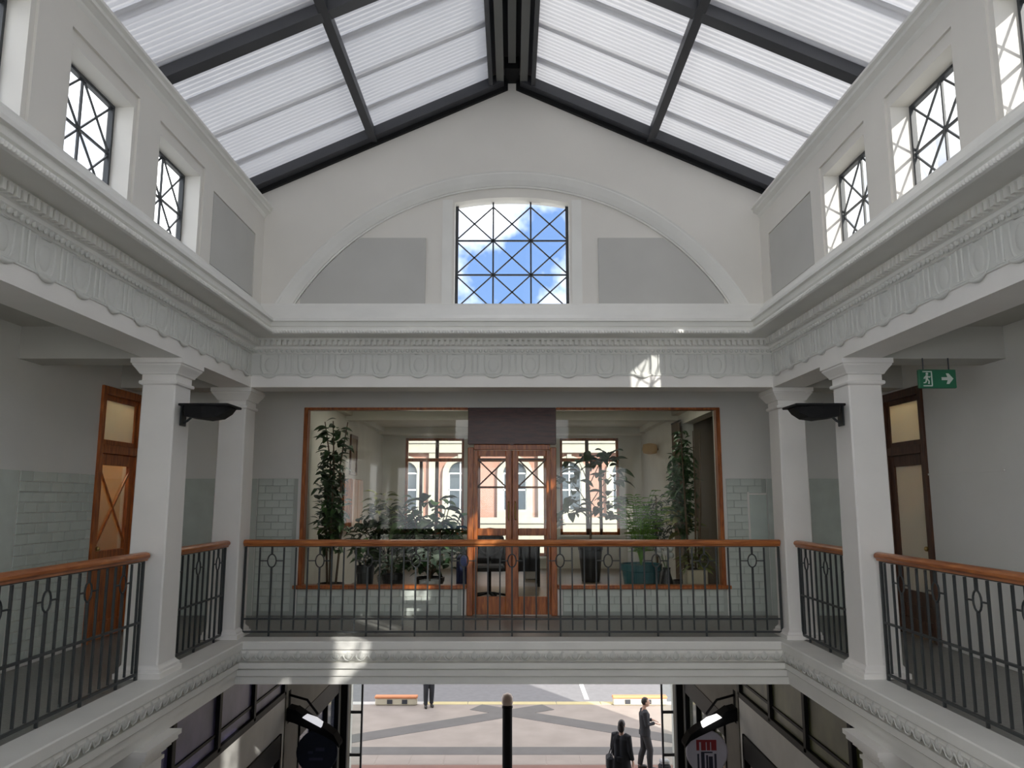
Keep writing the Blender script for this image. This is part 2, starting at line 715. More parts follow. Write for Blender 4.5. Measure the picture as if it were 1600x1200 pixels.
# ================================================================== BACK GABLE WITH THE LUNETTE
R1, R2, ZC = 3.224, 3.05, .745
BX = math.sqrt(R1 ** 2 - (2.297 - ZC) ** 2)
BX2 = math.sqrt(R2 ** 2 - (2.297 - ZC) ** 2)
arc1 = lambda x: ZC + math.sqrt(max(R1 ** 2 - x * x, 0))
arc2 = lambda x: ZC + math.sqrt(max(R2 ** 2 - x * x, 0))
ZL = 2.297
YI = WY + .13        # inner face of the lunette
WW = .70             # half width of its window
wtop = lambda x: 3.61 + .07 * (1 - (x / WW) ** 2)
mb = MB()
nS = 64
xs = [-BX + 2 * BX * i / nS for i in range(nS + 1)]
for a, b in zip(xs[:-1], xs[1:]):
    mb.quad((a, WY, arc1(a) if abs(a) < BX - 1e-6 else ZL), (b, WY, arc1(b) if abs(b) < BX - 1e-6 else ZL), (b, WY, roof(b) + .04), (a, WY, roof(a) + .04))
for s in (-1, 1):
    mb.quad((s * BX, WY, 2.0), (s * 3.45, WY, 2.0), (s * 3.45, WY, roof(3.45) + .04), (s * BX, WY, roof(BX) + .04))
mb.quad((-BX, WY, 2.0), (BX, WY, 2.0), (BX, WY, ZL), (-BX, WY, ZL))
mb.quad((-BX, WY, ZL), (BX, WY, ZL), (BX, YI, ZL), (-BX, YI, ZL))
gab = mb.build('wall_back', M_wall)
struct(gab, 'white gable wall with a wide segmental arch recess under the roof apex', 'wall')
# splayed arch band with a small fillet
mb = MB()
t0 = math.acos(BX / R1)
n = 72
bandprof = [(R1, WY), (R1 - .018, WY + .012), (R1 - .03, WY + .012), (R1 - .10, WY + .05), (R2 + .022, WY + .085), (R2 + .02, WY + .10), (R2, WY + .10), (R2, YI + .004)]
v = []
for i in range(n + 1):
    for (r, y) in bandprof:
        tb = math.asin((ZL - ZC) / r)
        t = tb + (PI - 2 * tb) * i / n
        v.append((r * math.cos(t), y, ZC + r * math.sin(t)))
k = len(bandprof)
f = []
for i in range(n):
    for j in range(k - 1):
        f.append((i * k + j, i * k + j + 1, (i + 1) * k + j + 1, (i + 1) * k + j))
mb.add(v, f)
mb.build('arch_moulding', M_trim, gab)
# inner lunette wall
mb = MB()
xs = sorted(set([-BX2 + 2 * BX2 * i / 60 for i in range(61)] + [-WW, WW]))
for a, b in zip(xs[:-1], xs[1:]):
    za = arc2(a) + .03 if abs(a) < BX2 - 1e-6 else ZL
    zb = arc2(b) + .03 if abs(b) < BX2 - 1e-6 else ZL
    if a >= WW - 1e-6 or b <= -WW + 1e-6:
        mb.quad((a, YI, ZL), (b, YI, ZL), (b, YI, zb), (a, YI, za))
    else:
        mb.quad((a, YI, wtop(a)), (b, YI, wtop(b)), (b, YI, zb), (a, YI, za))
        mb.quad((a, YI, wtop(a)), (b, YI, wtop(b)), (b, YI + .22, wtop(b)), (a, YI + .22, wtop(a)))
        mb.quad((a, YI, ZL), (b, YI, ZL), (b, YI + .22, ZL), (a, YI + .22, ZL))
for s in (-1, 1):
    mb.quad((s * WW, YI, ZL), (s * WW, YI + .22, ZL), (s * WW, YI + .22, wtop(WW)), (s * WW, YI, wtop(WW)))
mb.build('lunette_wall', M_wall, gab)
# raised surround of the window
mb = MB()
for s in (-1, 1):
    mb.box(s * (WW + .03), s * (WW + .15), YI - .015, YI + .01, ZL, wtop(WW) + .03)
mb.build('window_surround', M_trim, gab)
# grey boards either side
for s in (-1, 1):
    poly = [(s * 1.05, ZL + .012), (s * 2.55, ZL + .012)]
    x = 2.55
    top = 3.15
    pts = []
    for i in range(20):
        xx = 2.55 - (2.55 - 1.05) * i / 19
        z = min(arc2(xx) - .02, top)
        pts.append((s * xx, z))
    poly += pts
    mb = MB()
    mb.prism(poly, 'y', YI - .03, YI + .005)
    mb.build('wall_panel', M_board, gab)
rw = sroot(window_name(), 'arched lattice window with blue sky in the middle of the gable wall', 'window', (0, YI + .15, ZL))
x_lattice(rw, (-WW, YI + .15, ZL), (1, 0, 0), (0, 0, 1), 3, 3, 2 * WW, 3.61 - ZL, .016, .035, arch=lambda a: wtop(a - WW))
# solid masonry behind the gable, with the opening left free
mb = MB()
for s in (-1, 1):
    poly = [(s * (WW + .02), 2.0), (s * 5.2, 2.0), (s * 5.2, 2.3), (s * 3.5, 2.3), (s * 3.5, roof(3.5) + .05), (s * (WW + .02), roof(WW) + .05)]
    mb.prism(poly, 'y', YI + .03, YI + .22)
mb.prism([(-WW - .02, 3.72), (WW + .02, 3.72), (WW + .02, roof(WW) + .03), (0, roof(0) + .03), (-WW - .02, roof(WW) + .03)], 'y', YI + .03, YI + .22)
mb.build('gable_masonry', M_wall, gab)

# ================================================================== ENTABLATURE (sill slope, cornice, dentils, frieze, architrave)
corn = sweep_u([(.11, 2.30), (.115, 2.28), (.16, 2.235), (.25, 2.13), (.315, 2.075), (.34, 2.07), (.345, 2.035), (.315, 2.03), (.305, 1.985), (.285, 1.975), (.285, 1.945), (.33, 1.94), (.345, 1.925), (.345, 1.895), (.33, 1.885), (.10, 1.885), (.10, 1.86), (.07, 1.855), (.07, 1.80), (.055, 1.79), (.05, 1.765), (.02, 1.735), (.012, 1.715), (0, 1.71)])
co = corn.build(trim_name(), M_trim)
struct(co, 'deep white cornice running round the hall below the upper windows', 'cornice')
fr = sweep_u([(0, 1.715), (0, 1.475), (.012, 1.47), (.022, 1.46), (.022, 1.448)])
fro = fr.build(trim_name(), M_frieze)
struct(fro, 'grey white plaster frieze with ornaments below the cornice', 'frieze')
ar = sweep_u([(.022, 1.45), (.012, 1.445), (.012, ZB), (-.36, ZB), (-.36, 1.62)])
aro = ar.build(trim_name(), M_col)
struct(aro, 'plain white beam carried by the gallery columns', 'beam')


def run_u(step, inset, y_lo, cb, jitter=0):
    """places along the three sides: cb(x, y, angle) with angle 0 on the back"""
    n = int((FY - inset - y_lo) / step)
    for s in (-1, 1):
        for i in range(n):
            cb(s * (FX - inset), FY - inset - step * (i + .5), -s * PI / 2)
    m = int(2 * (FX - inset) / step)
    st = 2 * (FX - inset) / m
    for i in range(m):
        cb(-(FX - inset) + st * (i + .5), FY - inset, 0)


# dentils: small teeth, one mesh (too small to pick apart)
mb = MB()


def dent(x, y, a):
    c, s_ = math.cos(a), math.sin(a)
    q = MB()
    q.box(-.017, .017, -.06, .01, 1.80, 1.868)
    q.xf(Matrix.Translation((x, y, 0)) @ Matrix.Rotation(a, 4, 'Z'))
    mb.add(q.v, q.f)


run_u(.066, .062, 2.5, dent)
stuff(mb.build('dentil_course', M_trim, co, recalc=False))
mb = MB()


def bead(x, y, a):
    q = MB()
    q.ball((0, 0, 1.912), (.013, .014, .020), 6, 4)
    q.xf(Matrix.Translation((x, y, 0)) @ Matrix.Rotation(a, 4, 'Z'))
    mb.add(q.v, q.f)


run_u(.034, .345, 2.5, bead)
stuff(mb.build('bead_course', M_trim, co, recalc=False))
mb = MB()


def leafc(x, y, a):
    q = MB()
    q.ball((0, -.004, 1.745), (.022, .018, .026), 6, 4)
    q.xf(Matrix.Translation((x, y, 0)) @ Matrix.Rotation(a, 4, 'Z'))
    mb.add(q.v, q.f)


run_u(.062, .03, 2.5, leafc)
stuff(mb.build('leaf_course', M_frieze, co, recalc=False))

# frieze ornaments: a U-shaped shield, two flutes and a drop on the beam edge, each its own part
q = MB()
pts = [(.105 * math.cos(t) * (1.0 if math.sin(t) < 0 else 1.0), -.002, .10 + .135 * math.sin(t)) for t in [PI + PI * i / 12 for i in range(13)]]
pts = [(-.105, -.002, .225)] + pts + [(.105, -.002, .225)]
q.tube(pts, [.010] * len(pts), 6)
q.ball((0, .004, .105), (.07, .014, .095), 10, 6)
q.tube([(-.05, 0, .235), (.05, 0, .235)], .01, 6)
me_shield = q.mesh('frieze_shield', M_frieze, smooth=True)
q = MB()
for dx in (-.032, .032):
    q.cbox(dx - .011, dx + .011, -.013, .005, 0, .23, .006)
q.cbox(-.05, .05, -.016, .005, -.012, .006, .004)
me_flute = q.mesh('frieze_flute', M_frieze)
q = MB()
pts = [(-.10 + .2 * i / 10, -.004, -.004 - .028 * math.sin(PI * i / 10)) for i in range(11)]
q.tube(pts, [.006 + .012 * math.sin(PI * i / 10) for i in range(11)], 6)
me_drop = q.mesh('frieze_drop', M_frieze, smooth=True)
STEP = .43


def orn(x, y, a):
    inst('frieze_shield', me_shield, (x, y, 1.475), fro, (0, 0, a))
    dx, dy = math.cos(a) * STEP / 2, math.sin(a) * STEP / 2
    inst('frieze_drop', me_drop, (x + math.sin(a) * .022, y - math.cos(a) * .022, 1.462), fro, (0, 0, a))
    if abs(x - dx) < FX - .02 or a != 0:
        inst('frieze_flute', me_flute, (x - dx, y - dy, 1.48), fro, (0, 0, a))


run_u(STEP, 0.0, 3.6, orn)

# ================================================================== GALLERY SLAB EDGE
slab = sweep_u([(-.19, ZF - .02), (-.19, ZF), (.09, ZF), (.10, ZF - .01), (.10, ZF - .085), (.085, ZF - .095), (.075, ZF - .10), (.085, ZF - .13), (.075, ZF - .165), (.05, ZF - .195), (.03, ZF - .215), (-.02, ZF - .22), (-.02, ZF - .236), (.05, ZF - .24), (.05, ZF - .30), (-.005, ZF - .305), (-.005, ZF - .317), (.022, ZF - .32), (.022, ZF - .385), (-.02, ZF - .388), (-.02, ZF - .398), (-.005, ZF - .40), (-.005, ZF - .48), (-.62, ZF - .48)])
so = slab.build(trim_name(), M_trim)
struct(so, 'moulded white edge of the gallery floor running round the open well', 'slab edge')
mb = MB()


def egg(x, y, a):
    q = MB()
    q.ball((0, .006, ZF - .150), (.042, .022, .048), 8, 6)
    q.tube([(-.062, .004, ZF - .115), (-.058, -.004, ZF - .16), (-.03, -.003, ZF - .2), (0, .01, ZF - .212), (.03, -.003, ZF - .2), (.058, -.004, ZF - .16), (.062, .004, ZF - .115)], .007, 5)
    q.xf(Matrix.Translation((x, y, 0)) @ Matrix.Rotation(a, 4, 'Z'))
    mb.add(q.v, q.f)


run_u(.14, .075, 2.8, egg)
stuff(mb.build('egg_course', M_frieze, so, recalc=False))

# gallery floors (thick), rear end included
mb = MB()
for s in (-1, 1):
    mb.box(s * 3.28, s * 5.0, Y0, 10.95, ZF - .48, ZF - .004)
mb.box(-3.28, 3.28, 9.18, 10.95, ZF - .478, ZF - .004)
mb.box(-3.62, 3.62, Y0, .6, ZF - .48, ZF - .002)
floor = mb.build('floor', M_floor)
struct(floor, 'grey terrazzo floor of the upper gallery', 'floor')
# lintel of slab inside
# ================================================================== GALLERY WALLS, CEILINGS, CROSS BEAMS
GX = 4.65
GY = 10.83
mb = MB()
for s in (-1, 1):
    mb.box(s * (FX + .30), s * 5.2, Y0, 9.3, 1.62, 2.02)
mb.box(-5.2, 5.2, 9.3, GY + .2, 1.62, 2.02)
mb.box(-3.4, 3.4, FY + .2, 9.3, 1.62, 2.02)
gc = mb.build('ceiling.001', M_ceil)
struct(gc, 'low dim ceiling over the galleries behind the columns', 'ceiling')
mb = MB()
for s in (-1, 1):
    for (a, b) in ((7.12, 7.49), (9.04, 9.41), (3.2, 3.57)):
        mb.box(s * (FX + .30), s * (GX + .15), a, b, ZB, 1.63)
    # small shadow gap moulding on beam tops
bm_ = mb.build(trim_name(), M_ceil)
struct(bm_, 'cross beams spanning from the columns to the gallery walls', 'beam')

DZ = 1.285                                   # top of door and window frames
SDY0, SDY1 = 8.62, 9.62                      # side doors along y
for s, side in ((-1, 'left'), (1, 'right')):
    mb = MB()
    walls_with_holes(mb, 'x', s * GX, s * (GX + .2), 7.28, GY + .2, ZF, 1.65, [(SDY0, SDY1, ZF, DZ)])
    walls_with_holes(mb, 'x', s * GX, s * (GX + .3), Y0, 7.28, ZF, 1.65, [(-6.5, -3.6, -.9, 1.2), (-2.6, .9, -.9, 1.2)] if s < 0 else [])  # openings added out of view on the left to let daylight in
    wg = mb.build('wall_%s.001' % side, M_gwall)
    struct(wg, 'painted gallery wall on the %s with a wooden door%s' % (side, ' and a tiled dado' if s < 0 else ' and no tiles'), 'wall')
    if s > 0:
        mb = MB()
        mb.box(GX - .012, GX + .01, 7.28, SDY0, .262, .282)
        mb.build('dado_rail', M_gwall, wg)
    else:
        WG = wg
# back gallery wall
BWX = 2.94
mb = MB()
walls_with_holes(mb, 'y', GY, GY + .2, -GX - .2, GX + .2, ZF, 1.65, [(-BWX, BWX, -1.185, DZ), (-.62, .62, ZF, DZ)])
wb = mb.build('wall_back.001', M_gwall)
struct(wb, 'gallery back wall with a long shop window and green tiled dado', 'wall')

# tiles: every glazed tile its own part
TW, TH, TT = .2, .1, .012
q = MB(); q.cbox(-TW / 2 + .003, TW / 2 - .003, 0, TT, -TH / 2 + .003, TH / 2 - .003, .004)
me_tile = q.mesh('wall_tile', M_tile)
q = MB(); q.cbox(-TW / 4 + .003, TW / 4 - .003, 0, TT, -TH / 2 + .003, TH / 2 - .003, .004)
me_half = q.mesh('wall_tile_half', M_tile)


def tile_field(parent, place, a0, a1, z0, z1):
    """running bond between a0..a1, z0..z1; place(a, z, mesh)"""
    r = 0
    z = z1
    while z - TH >= z0 - .02:
        a = a0
        if r % 2:
            place(a + TW / 4, z - TH / 2, me_half)
            a += TW / 2
        while a + TW <= a1 + .02:
            place(a + TW / 2, z - TH / 2, me_tile)
            a += TW
        if a + TW / 2 <= a1 + .02:
            place(a + TW / 4, z - TH / 2, me_half)
        z -= TH
        r += 1


ZD = .284
jit = lambda: random.uniform(-.0006, .0006)
pb = lambda a, z, me: inst('tile', me, (a, GY - TT + jit(), z), wb)
tile_field(wb, pb, -3.54, -BWX - .05, ZF, ZD)
tile_field(wb, pb, BWX + .05, 3.54, ZF, ZD)
tile_field(wb, pb, -2.94, -.70, ZF, -1.22)
tile_field(wb, pb, .70, 2.94, ZF, -1.22)
pl = lambda a, z, me: inst('tile', me, (-GX + TT + jit(), a, z), WG, (0, 0, PI / 2))
tile_field(WG, pl, 7.30, 8.58, ZF + .03, .27)
# flat tiled stretches the columns mostly hide, as one part each
mb = MB()
mb.box(-GX, -3.56, GY - .011, GY + .01, ZF, ZD)
mb.box(3.56, GX, GY - .011, GY + .01, ZF, ZD)
mb.build('tile_dado', M_tile, wb)
mb = MB()
mb.box(-GX - .01, -GX + .01, 3.0, 7.28, ZF, .27)
mb.build('tile_dado', M_tile, WG)
mb = MB()
mb.box(-3.55, -BWX - .05, GY - .004, GY + .01, ZF, ZD)
mb.box(3.55, BWX + .05, GY - .004, GY + .01, ZF, ZD)
mb.box(-2.95, -.69, GY - .004, GY + .01, ZF, -1.22)
mb.box(2.95, .69, GY - .004, GY + .01, ZF, -1.22)
mb.build('tile_bed', M_grout, wb)

# ================================================================== COLUMNS


def column(loc, label, sx=.33, sy=.37, h=ZB - ZF, name='column'):
    r = thing(name, label, 'column', loc, 'white square gallery columns')
    x, y, z = loc
    mb = MB()
    n = 9
    z0, z1 = z + .09, z + h - .22
    v = []
    for i in range(n + 1):
        t = i / n
        k = 1 - .05 * t ** 1.6
        a, b = sx / 2 * k, sy / 2 * k
        c = .012
        zz = z0 + (z1 - z0) * t
        for (p, q_) in ((-a + c, -b), (a - c, -b), (a, -b + c), (a, b - c), (a - c, b), (-a + c, b), (-a, b - c), (-a, -b + c)):
            v.append((x + p, y + q_, zz))
    f = []
    for i in range(n):
        for k in range(8):
            l = (k + 1) % 8
            f.append((i * 8 + k, i * 8 + l, (i + 1) * 8 + l, (i + 1) * 8 + k))
    mb.add(v, f)
    mb.build('shaft', M_col, r)

    def stack(prof):
        m = MB()
        v, f = [], []
        for g, zz in prof:
            a, b = sx / 2 + g, sy / 2 + g
            v += [(x - a, y - b, z + zz), (x + a, y - b, z + zz), (x + a, y + b, z + zz), (x - a, y + b, z + zz)]
        for i in range(len(prof) - 1):
            for k in range(4):
                l = (k + 1) % 4
                f.append((i * 4 + k, i * 4 + l, (i + 1) * 4 + l, (i + 1) * 4 + k))
        f += [(3, 2, 1, 0), tuple(range(len(v) - 4, len(v)))]
        m.add(v, f)
        return m
    H = h
    stack([(.045, 0), (.045, .045), (.03, .052), (.028, .075), (.008, .095), (-.002, .11)]).build('base', M_col, r)
    stack([(-.01, H - .25), (.012, H - .24), (.016, H - .225), (.012, H - .21), (-.006, H - .205), (-.006, H - .15), (.014, H - .145), (.02, H - .13), (.04, H - .10), (.062, H - .07), (.066, H - .055), (.075, H - .05), (.075, H - .005), (.06, H)]).build('capital', M_col, r)
    return r


CX = 3.315
NY, FYc = 7.305, 9.225
column((-CX, NY, ZF), 'near left white column with a dark uplighter on its inner face')
column((CX, NY, ZF), 'near right white column beside the green exit sign')
column((-CX, FYc, ZF), 'far left corner column where the straight back railing begins')
column((CX, FYc, ZF), 'far right corner column where the straight back railing ends')

# ================================================================== BALUSTRADES
BZ0, BZ1 = ZF, -.545
ZR1, ZLR, ZBR = -.715, -1.375, -1.52
q = MB(); q.box(-.0085, .0085, -.0085, .0085, -.94, 0)
me_bal = q.mesh('baluster', M_iron)
q = MB()
pts = [(.05 * math.cos(2 * PI * i / 16), 0, .075 * math.sin(2 * PI * i / 16)) for i in range(16)]
q.tube(pts, .008, 5, closed=True)
me_ring = q.mesh('ring', M_iron, smooth=True)
q = MB(); q.box(-.010, .010, -.010, .010, -(ZR1 - .075 - ZF), 0)
me_long = q.mesh('ring_baluster', M_iron)
q = MB(); q.box(-.010, .010, -.010, .010, 0, BZ1 - (ZR1 + .075))
me_stub = q.mesh('ring_stub', M_iron)


def balustrade(p, q_, label, first=.28, pitch=.564, ZLR=-1.08):
    """straight railing from p to q_ (x, y)"""
    p, q_ = Vector((*p, 0)), Vector((*q_, 0))
    d = q_ - p
    Ln = d.length
    d.normalize()
    ang = math.atan2(d.y, d.x)
    mid = (p + q_) / 2
    r = thing('balustrade', label, 'railing', (mid.x, mid.y, ZF), 'iron balustrades round the well')
    Rm = Matrix.Translation((p.x, p.y, 0)) @ Matrix.Rotation(ang, 4, 'Z')
    # moulded handrail
    prof = [(-.03, -.545), (.03, -.545), (.034, -.53), (.05, -.515), (.052, -.495), (.040, -.478), (.015, -.470), (-.015, -.470), (-.040, -.478), (-.052, -.495), (-.05, -.515), (-.034, -.53)]
    m = MB(); m.prism(prof, 'x', .004, Ln - .004); m.xf(Rm)
    m.build('handrail', M_rail_x if abs(d.x) > .5 else M_rail_y, r)
    m = MB(); m.box(.02, Ln - .02, -.011, .011, -.556, -.543); m.xf(Rm); m.build('top_bar', M_iron, r)
    m = MB(); m.box(.02, Ln - .02, -.011, .011, ZLR - .009, ZLR + .009); m.xf(Rm); m.build('lower_bar', M_iron, r)
    m = MB(); m.box(.02, Ln - .02, -.012, .012, ZBR - .010, ZBR + .010); m.xf(Rm); m.build('bottom_bar', M_iron, r)
    for t in (.02, Ln - .02):
        m = MB(); m.box(t - .012, t + .012, -.012, .012, ZF, -.55); m.xf(Rm); m.build('end_post', M_iron, r)
    st = pitch / 4
    k0 = first
    ks = []
    t = first
    while t - st > .05:
        t -= st
    i0 = -round((first - t) / st)
    i = i0
    while t < Ln - .05:
        loc = Rm @ Vector((t, 0, 0))
        if i % 4 == 0:
            inst('ring', me_ring, (loc.x, loc.y, ZR1), r, (0, 0, ang))
            inst('ring_baluster', me_long, (loc.x, loc.y, ZR1 - .075), r, (0, 0, ang))
            inst('ring_stub', me_stub, (loc.x, loc.y, ZR1 + .075), r, (0, 0, ang))
        else:
            inst('baluster', me_bal, (loc.x, loc.y, -.56), r, (0, 0, ang))
        if i % 4 in (0, 1, 2, 3):
            a = t + (.052 if i % 4 == 0 else 0)
            b = t + st - (.052 if i % 4 == 3 else 0)
            if b < Ln - .02 and (i % 4 in (0, 3)):
                m = MB(); m.box(a, b, -.006, .006, ZR1 - .006, ZR1 + .006); m.xf(Rm); m.build('cross_link', M_iron, r)
        t += st
        i += 1
    return r


RX = 3.30
balustrade((-3.15, 9.225), (3.15, 9.225), 'long straight iron railing with wooden handrail in front of the shop window', .33, .564, -1.375)
balustrade((-RX, NY - .25), (-RX, 2.2), 'long iron railing with wooden handrail on the left gallery, near side', .36, .54)
balustrade((RX, NY - .25), (RX, 2.2), 'long iron railing with wooden handrail on the right gallery, near side', .36, .54)
balustrade((-RX, NY + .185), (-RX, FYc - .185), 'short iron railing between the two left columns', .25, .54)
balustrade((RX, NY + .185), (RX, FYc - .185), 'short iron railing between the two right columns', .25, .54)

# ================================================================== UPLIGHTERS ON THE NEAR COLUMNS
for s, lab in ((-1, 'dark metal uplighter on the near left column'), (1, 'dark metal uplighter on the near right column')):
    xi = s * (CX - .165)
    zc = .81
    r = thing('uplighter', lab, 'wall lamp', (xi, NY, zc), 'uplighters on the columns')
    X = lambda a: xi - s * a
    m = MB()
    # shallow boat-shaped bowl
    v, f = [], []
    prof = [(.05, .10, .04), (.06, .14, .0), (.08, .16, -.04), (.24, .17, -.06), (.36, .16, -.045), (.44, .13, .0), (.48, .10, .04)]
    sec = []
    for (a, wd, zb) in prof:
        sec.append([(X(a), NY - wd, zc + .062), (X(a), NY - wd * .8, zc + zb), (X(a), NY + wd * .8, zc + zb), (X(a), NY + wd, zc + .062)])
    for q4 in sec:
        v += q4
    for i in range(len(sec) - 1):
        for k in range(3):
            f.append((i * 4 + k, i * 4 + k + 1, (i + 1) * 4 + k + 1, (i + 1) * 4 + k))
    f += [(0, 1, 2, 3), tuple(range(len(v) - 4, len(v)))[::-1]]
    m.add(v, f)
    m.build('bowl', M_black, r)
    m = MB(); m.cbox(X(.03), X(.50), NY - .185, NY + .185, zc + .055, zc + .078, .006); m.build('rim', M_black, r)
    m = MB(); m.box(X(.07), X(.46), NY - .15, NY + .15, zc + .078, zc + .082); m.build('lens', M_glass, r)
    m = MB(); m.cbox(X(0), X(.015), NY - .06, NY + .06, zc - .12, zc + .08, .003)
    m.tube([(X(.01), NY, zc - .09), (X(.05), NY, zc - .07), (X(.12), NY, zc - .005)], .012, 8)
    m.box(X(.01), X(.06), NY - .03, NY + .03, zc + .02, zc + .06)
    m.build('bracket', M_iron, r)

# ================================================================== EXIT SIGN
M_sgn = pm('sign_green', srgb(42, 118, 86), .4, var=.02)
M_sgw = pm('sign_white', (.80, .88, .82), .4, var=.02)
sx, sz, sy = 3.985, 1.115, 7.10
r = thing('exit_sign', 'green exit sign with running figure hanging under the gallery beam', 'sign', (sx, sy, sz))
m = MB(); m.cbox(sx - .175, sx + .175, sy, sy + .04, sz - .088, sz + .088, .006); m.build('sign_panel', M_sgn, r)
m = MB()
for dx in (-.12, .12):
    m.tube([(sx + dx, sy + .02, sz + .08), (sx + dx, sy + .02, sz + .20)], .006, 6)
m.build('hanger', M_steel, r)
yy0, yy1 = sy - .003, sy + .001
m = MB()
dx0 = sx - .14
for (a0, a1, b0, b1) in ((.0, .085, .062, .072), (.078, .088, -.065, .072), (.0, .085, -.072, -.062)):
    m.box(dx0 + a0, dx0 + a1, yy0, yy1, sz + b0, sz + b1)
m.build('door_mark', M_sgw, r)
m = MB()
c = dx0 + .04
m.prism([(c + .012 * math.cos(t * PI / 5), sz + .046 + .012 * math.sin(t * PI / 5)) for t in range(10)], 'y', yy0, yy1)


def stroke(m, pts, wd):
    for (a, b), (a2, b2) in zip(pts[:-1], pts[1:]):
        d = Vector((a2 - a, b2 - b)); n_ = Vector((-d.y, d.x)).normalized() * wd / 2
        m.prism([(c + a - n_.x, sz + b - n_.y), (c + a2 - n_.x, sz + b2 - n_.y), (c + a2 + n_.x, sz + b2 + n_.y), (c + a + n_.x, sz + b + n_.y)], 'y', yy0, yy1)


stroke(m, [(-.002, .032), (-.006, -.005)], .024)
stroke(m, [(0, .026), (.022, .012), (.030, .024)], .009)
stroke(m, [(-.004, .026), (-.024, .014), (-.030, -.002)], .009)
stroke(m, [(-.002, -.005), (.016, -.02), (.012, -.05)], .012)
stroke(m, [(-.008, -.005), (-.014, -.034), (-.036, -.040)], .012)
m.build('running_figure', M_sgw, r)
m = MB()
ax = sx + .09
m.prism([(ax - .055, sz - .014), (ax + .0, sz - .014), (ax - .012, sz - .05), (ax + .012, sz - .05), (ax + .055, sz), (ax + .012, sz + .05), (ax - .012, sz + .05), (ax + .0, sz + .014), (ax - .055, sz + .014)], 'y', yy0, yy1)
m.build('arrow', M_sgw, r)

# ================================================================== DOORS
door_no = [0]


def door_name():
    door_no[0] += 1
    return 'door_%d' % door_no[0]


M_brass = pm('brass', (.55, .40, .16), .3, metal=1.0)
# --- side doors in the gallery walls
for s in (-1, 1):
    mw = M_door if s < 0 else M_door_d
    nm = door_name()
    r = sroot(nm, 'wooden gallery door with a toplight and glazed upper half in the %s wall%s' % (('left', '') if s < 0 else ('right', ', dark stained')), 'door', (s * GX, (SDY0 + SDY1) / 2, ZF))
    xa, xb = s * (GX - .03), s * (GX + .10)
    xl, xm = s * (GX + .02), s * (GX + .065)
    m = MB()
    m.cbox(xa, xb, SDY0, SDY0 + .08, ZF, DZ, .006)
    m.cbox(xa, xb, SDY1 - .08, SDY1, ZF, DZ, .006)
    m.cbox(xa, xb, SDY0 + .08, SDY1 - .08, DZ - .09, DZ, .006)
    m.cbox(xa, xb, SDY0 + .08, SDY1 - .08, .52, .62, .006)
    m.build('frame', mw, r)
    y0, y1 = SDY0 + .08, SDY1 - .08
    m = MB()
    for (a, b, c_, d_) in ((y0, y0 + .06, .62, DZ - .09), (y1 - .06, y1, .62, DZ - .09), (y0 + .06, y1 - .06, .62, .68), (y0 + .06, y1 - .06, DZ - .15, DZ - .09)):
        m.cbox(xl, xm, a, b, c_, d_, .004)
    m.build('toplight_sash', mw, r)
    m = MB(); m.box(s * (GX + .04), s * (GX + .046), y0 + .06, y1 - .06, .68, DZ - .15); m.build('toplight_pane', M_frost, r)
    m = MB()
    gz0 = -.58 if s < 0 else -1.05
    for (a, b, c_, d_) in ((y0, y0 + .11, ZF + .01, .52), (y1 - .11, y1, ZF + .01, .52), (y0 + .11, y1 - .11, .39, .52), (y0 + .11, y1 - .11, gz0 - .16, gz0), (y0 + .11, y1 - .11, ZF + .01, ZF + .2)):
        m.cbox(xl, xm, a, b, c_, d_, .005)
    lf = m.build('door_leaf', mw, r)
    m = MB(); m.cbox(s * (GX + .035), s * (GX + .05), y0 + .11, y1 - .11, ZF + .2, gz0 - .16, .004); m.build('panel', mw, lf)
    m = MB(); m.box(s * (GX + .04), s * (GX + .046), y0 + .11, y1 - .11, gz0, .39); m.build('pane', M_glass if s < 0 else M_frost, lf)
    if s < 0:
        for q2 in (0, 1):
            m = MB()
            za, zb = (gz0 + .08, .30) if q2 == 0 else (.30, gz0 + .08)
            m.bar((s * (GX + .034), y0 + .11, za), (s * (GX + .034), y1 - .11, zb), .022, .014, (1, 0, 0))
            m.build('lattice_bar', mw, lf)
    m = MB()
    m.ball((s * (GX - .02), y0 + .055, -.55), .028, 10, 6)
    m.tube([(s * (GX + .03), y0 + .055, -.55), (s * (GX - .01), y0 + .055, -.55)], .010, 6)
    m.build('door_knob', M_brass, lf)
    # a small store-room behind each door keeps it from opening on the sky
mb = MB()
for s in (-1, 1):
    mb.box(s * (GX + .9), s * (GX + 1.0), 8.3, 9.9, ZF - .1, 1.65)
    for y in (8.3, 9.85):
        mb.box(s * (GX + .2), s * (GX + 1.0), y, y + .05, ZF - .1, 1.65)
    mb.box(s * (GX + .2), s * (GX + 1.0), 8.3, 9.9, ZF - .12, ZF)
    mb.box(s * (GX + .2), s * (GX + 1.0), 8.3, 9.9, 1.6, 1.65)
M_store_fill = emis('store_fill', (1.0, .85, .6), 30.0)  # warm glow added to brighten the panes of the gallery doors
for s in (-1, 1):
    r = thing('fill_light', 'small added fill light on the ceiling of the room behind the %s gallery door' % ('left' if s < 0 else 'right'), 'lamp', (s * (GX + .55), 9.1, 1.6), 'added store room fill lights')
    m = MB(); m.cbox(s * (GX + .40), s * (GX + .70), 8.95, 9.25, 1.57, 1.6, .004); m.build('housing', M_wall, r)
    m = MB(); m.box(s * (GX + .43), s * (GX + .67), 8.98, 9.22, 1.562, 1.572); m.build('diffuser', M_store_fill, r)
M_store = pm('store_wall_ochre', (.62, .42, .22), .8)
struct(mb.build('wall_side', M_store), 'ochre wall of the closed rooms behind the gallery doors', 'wall')

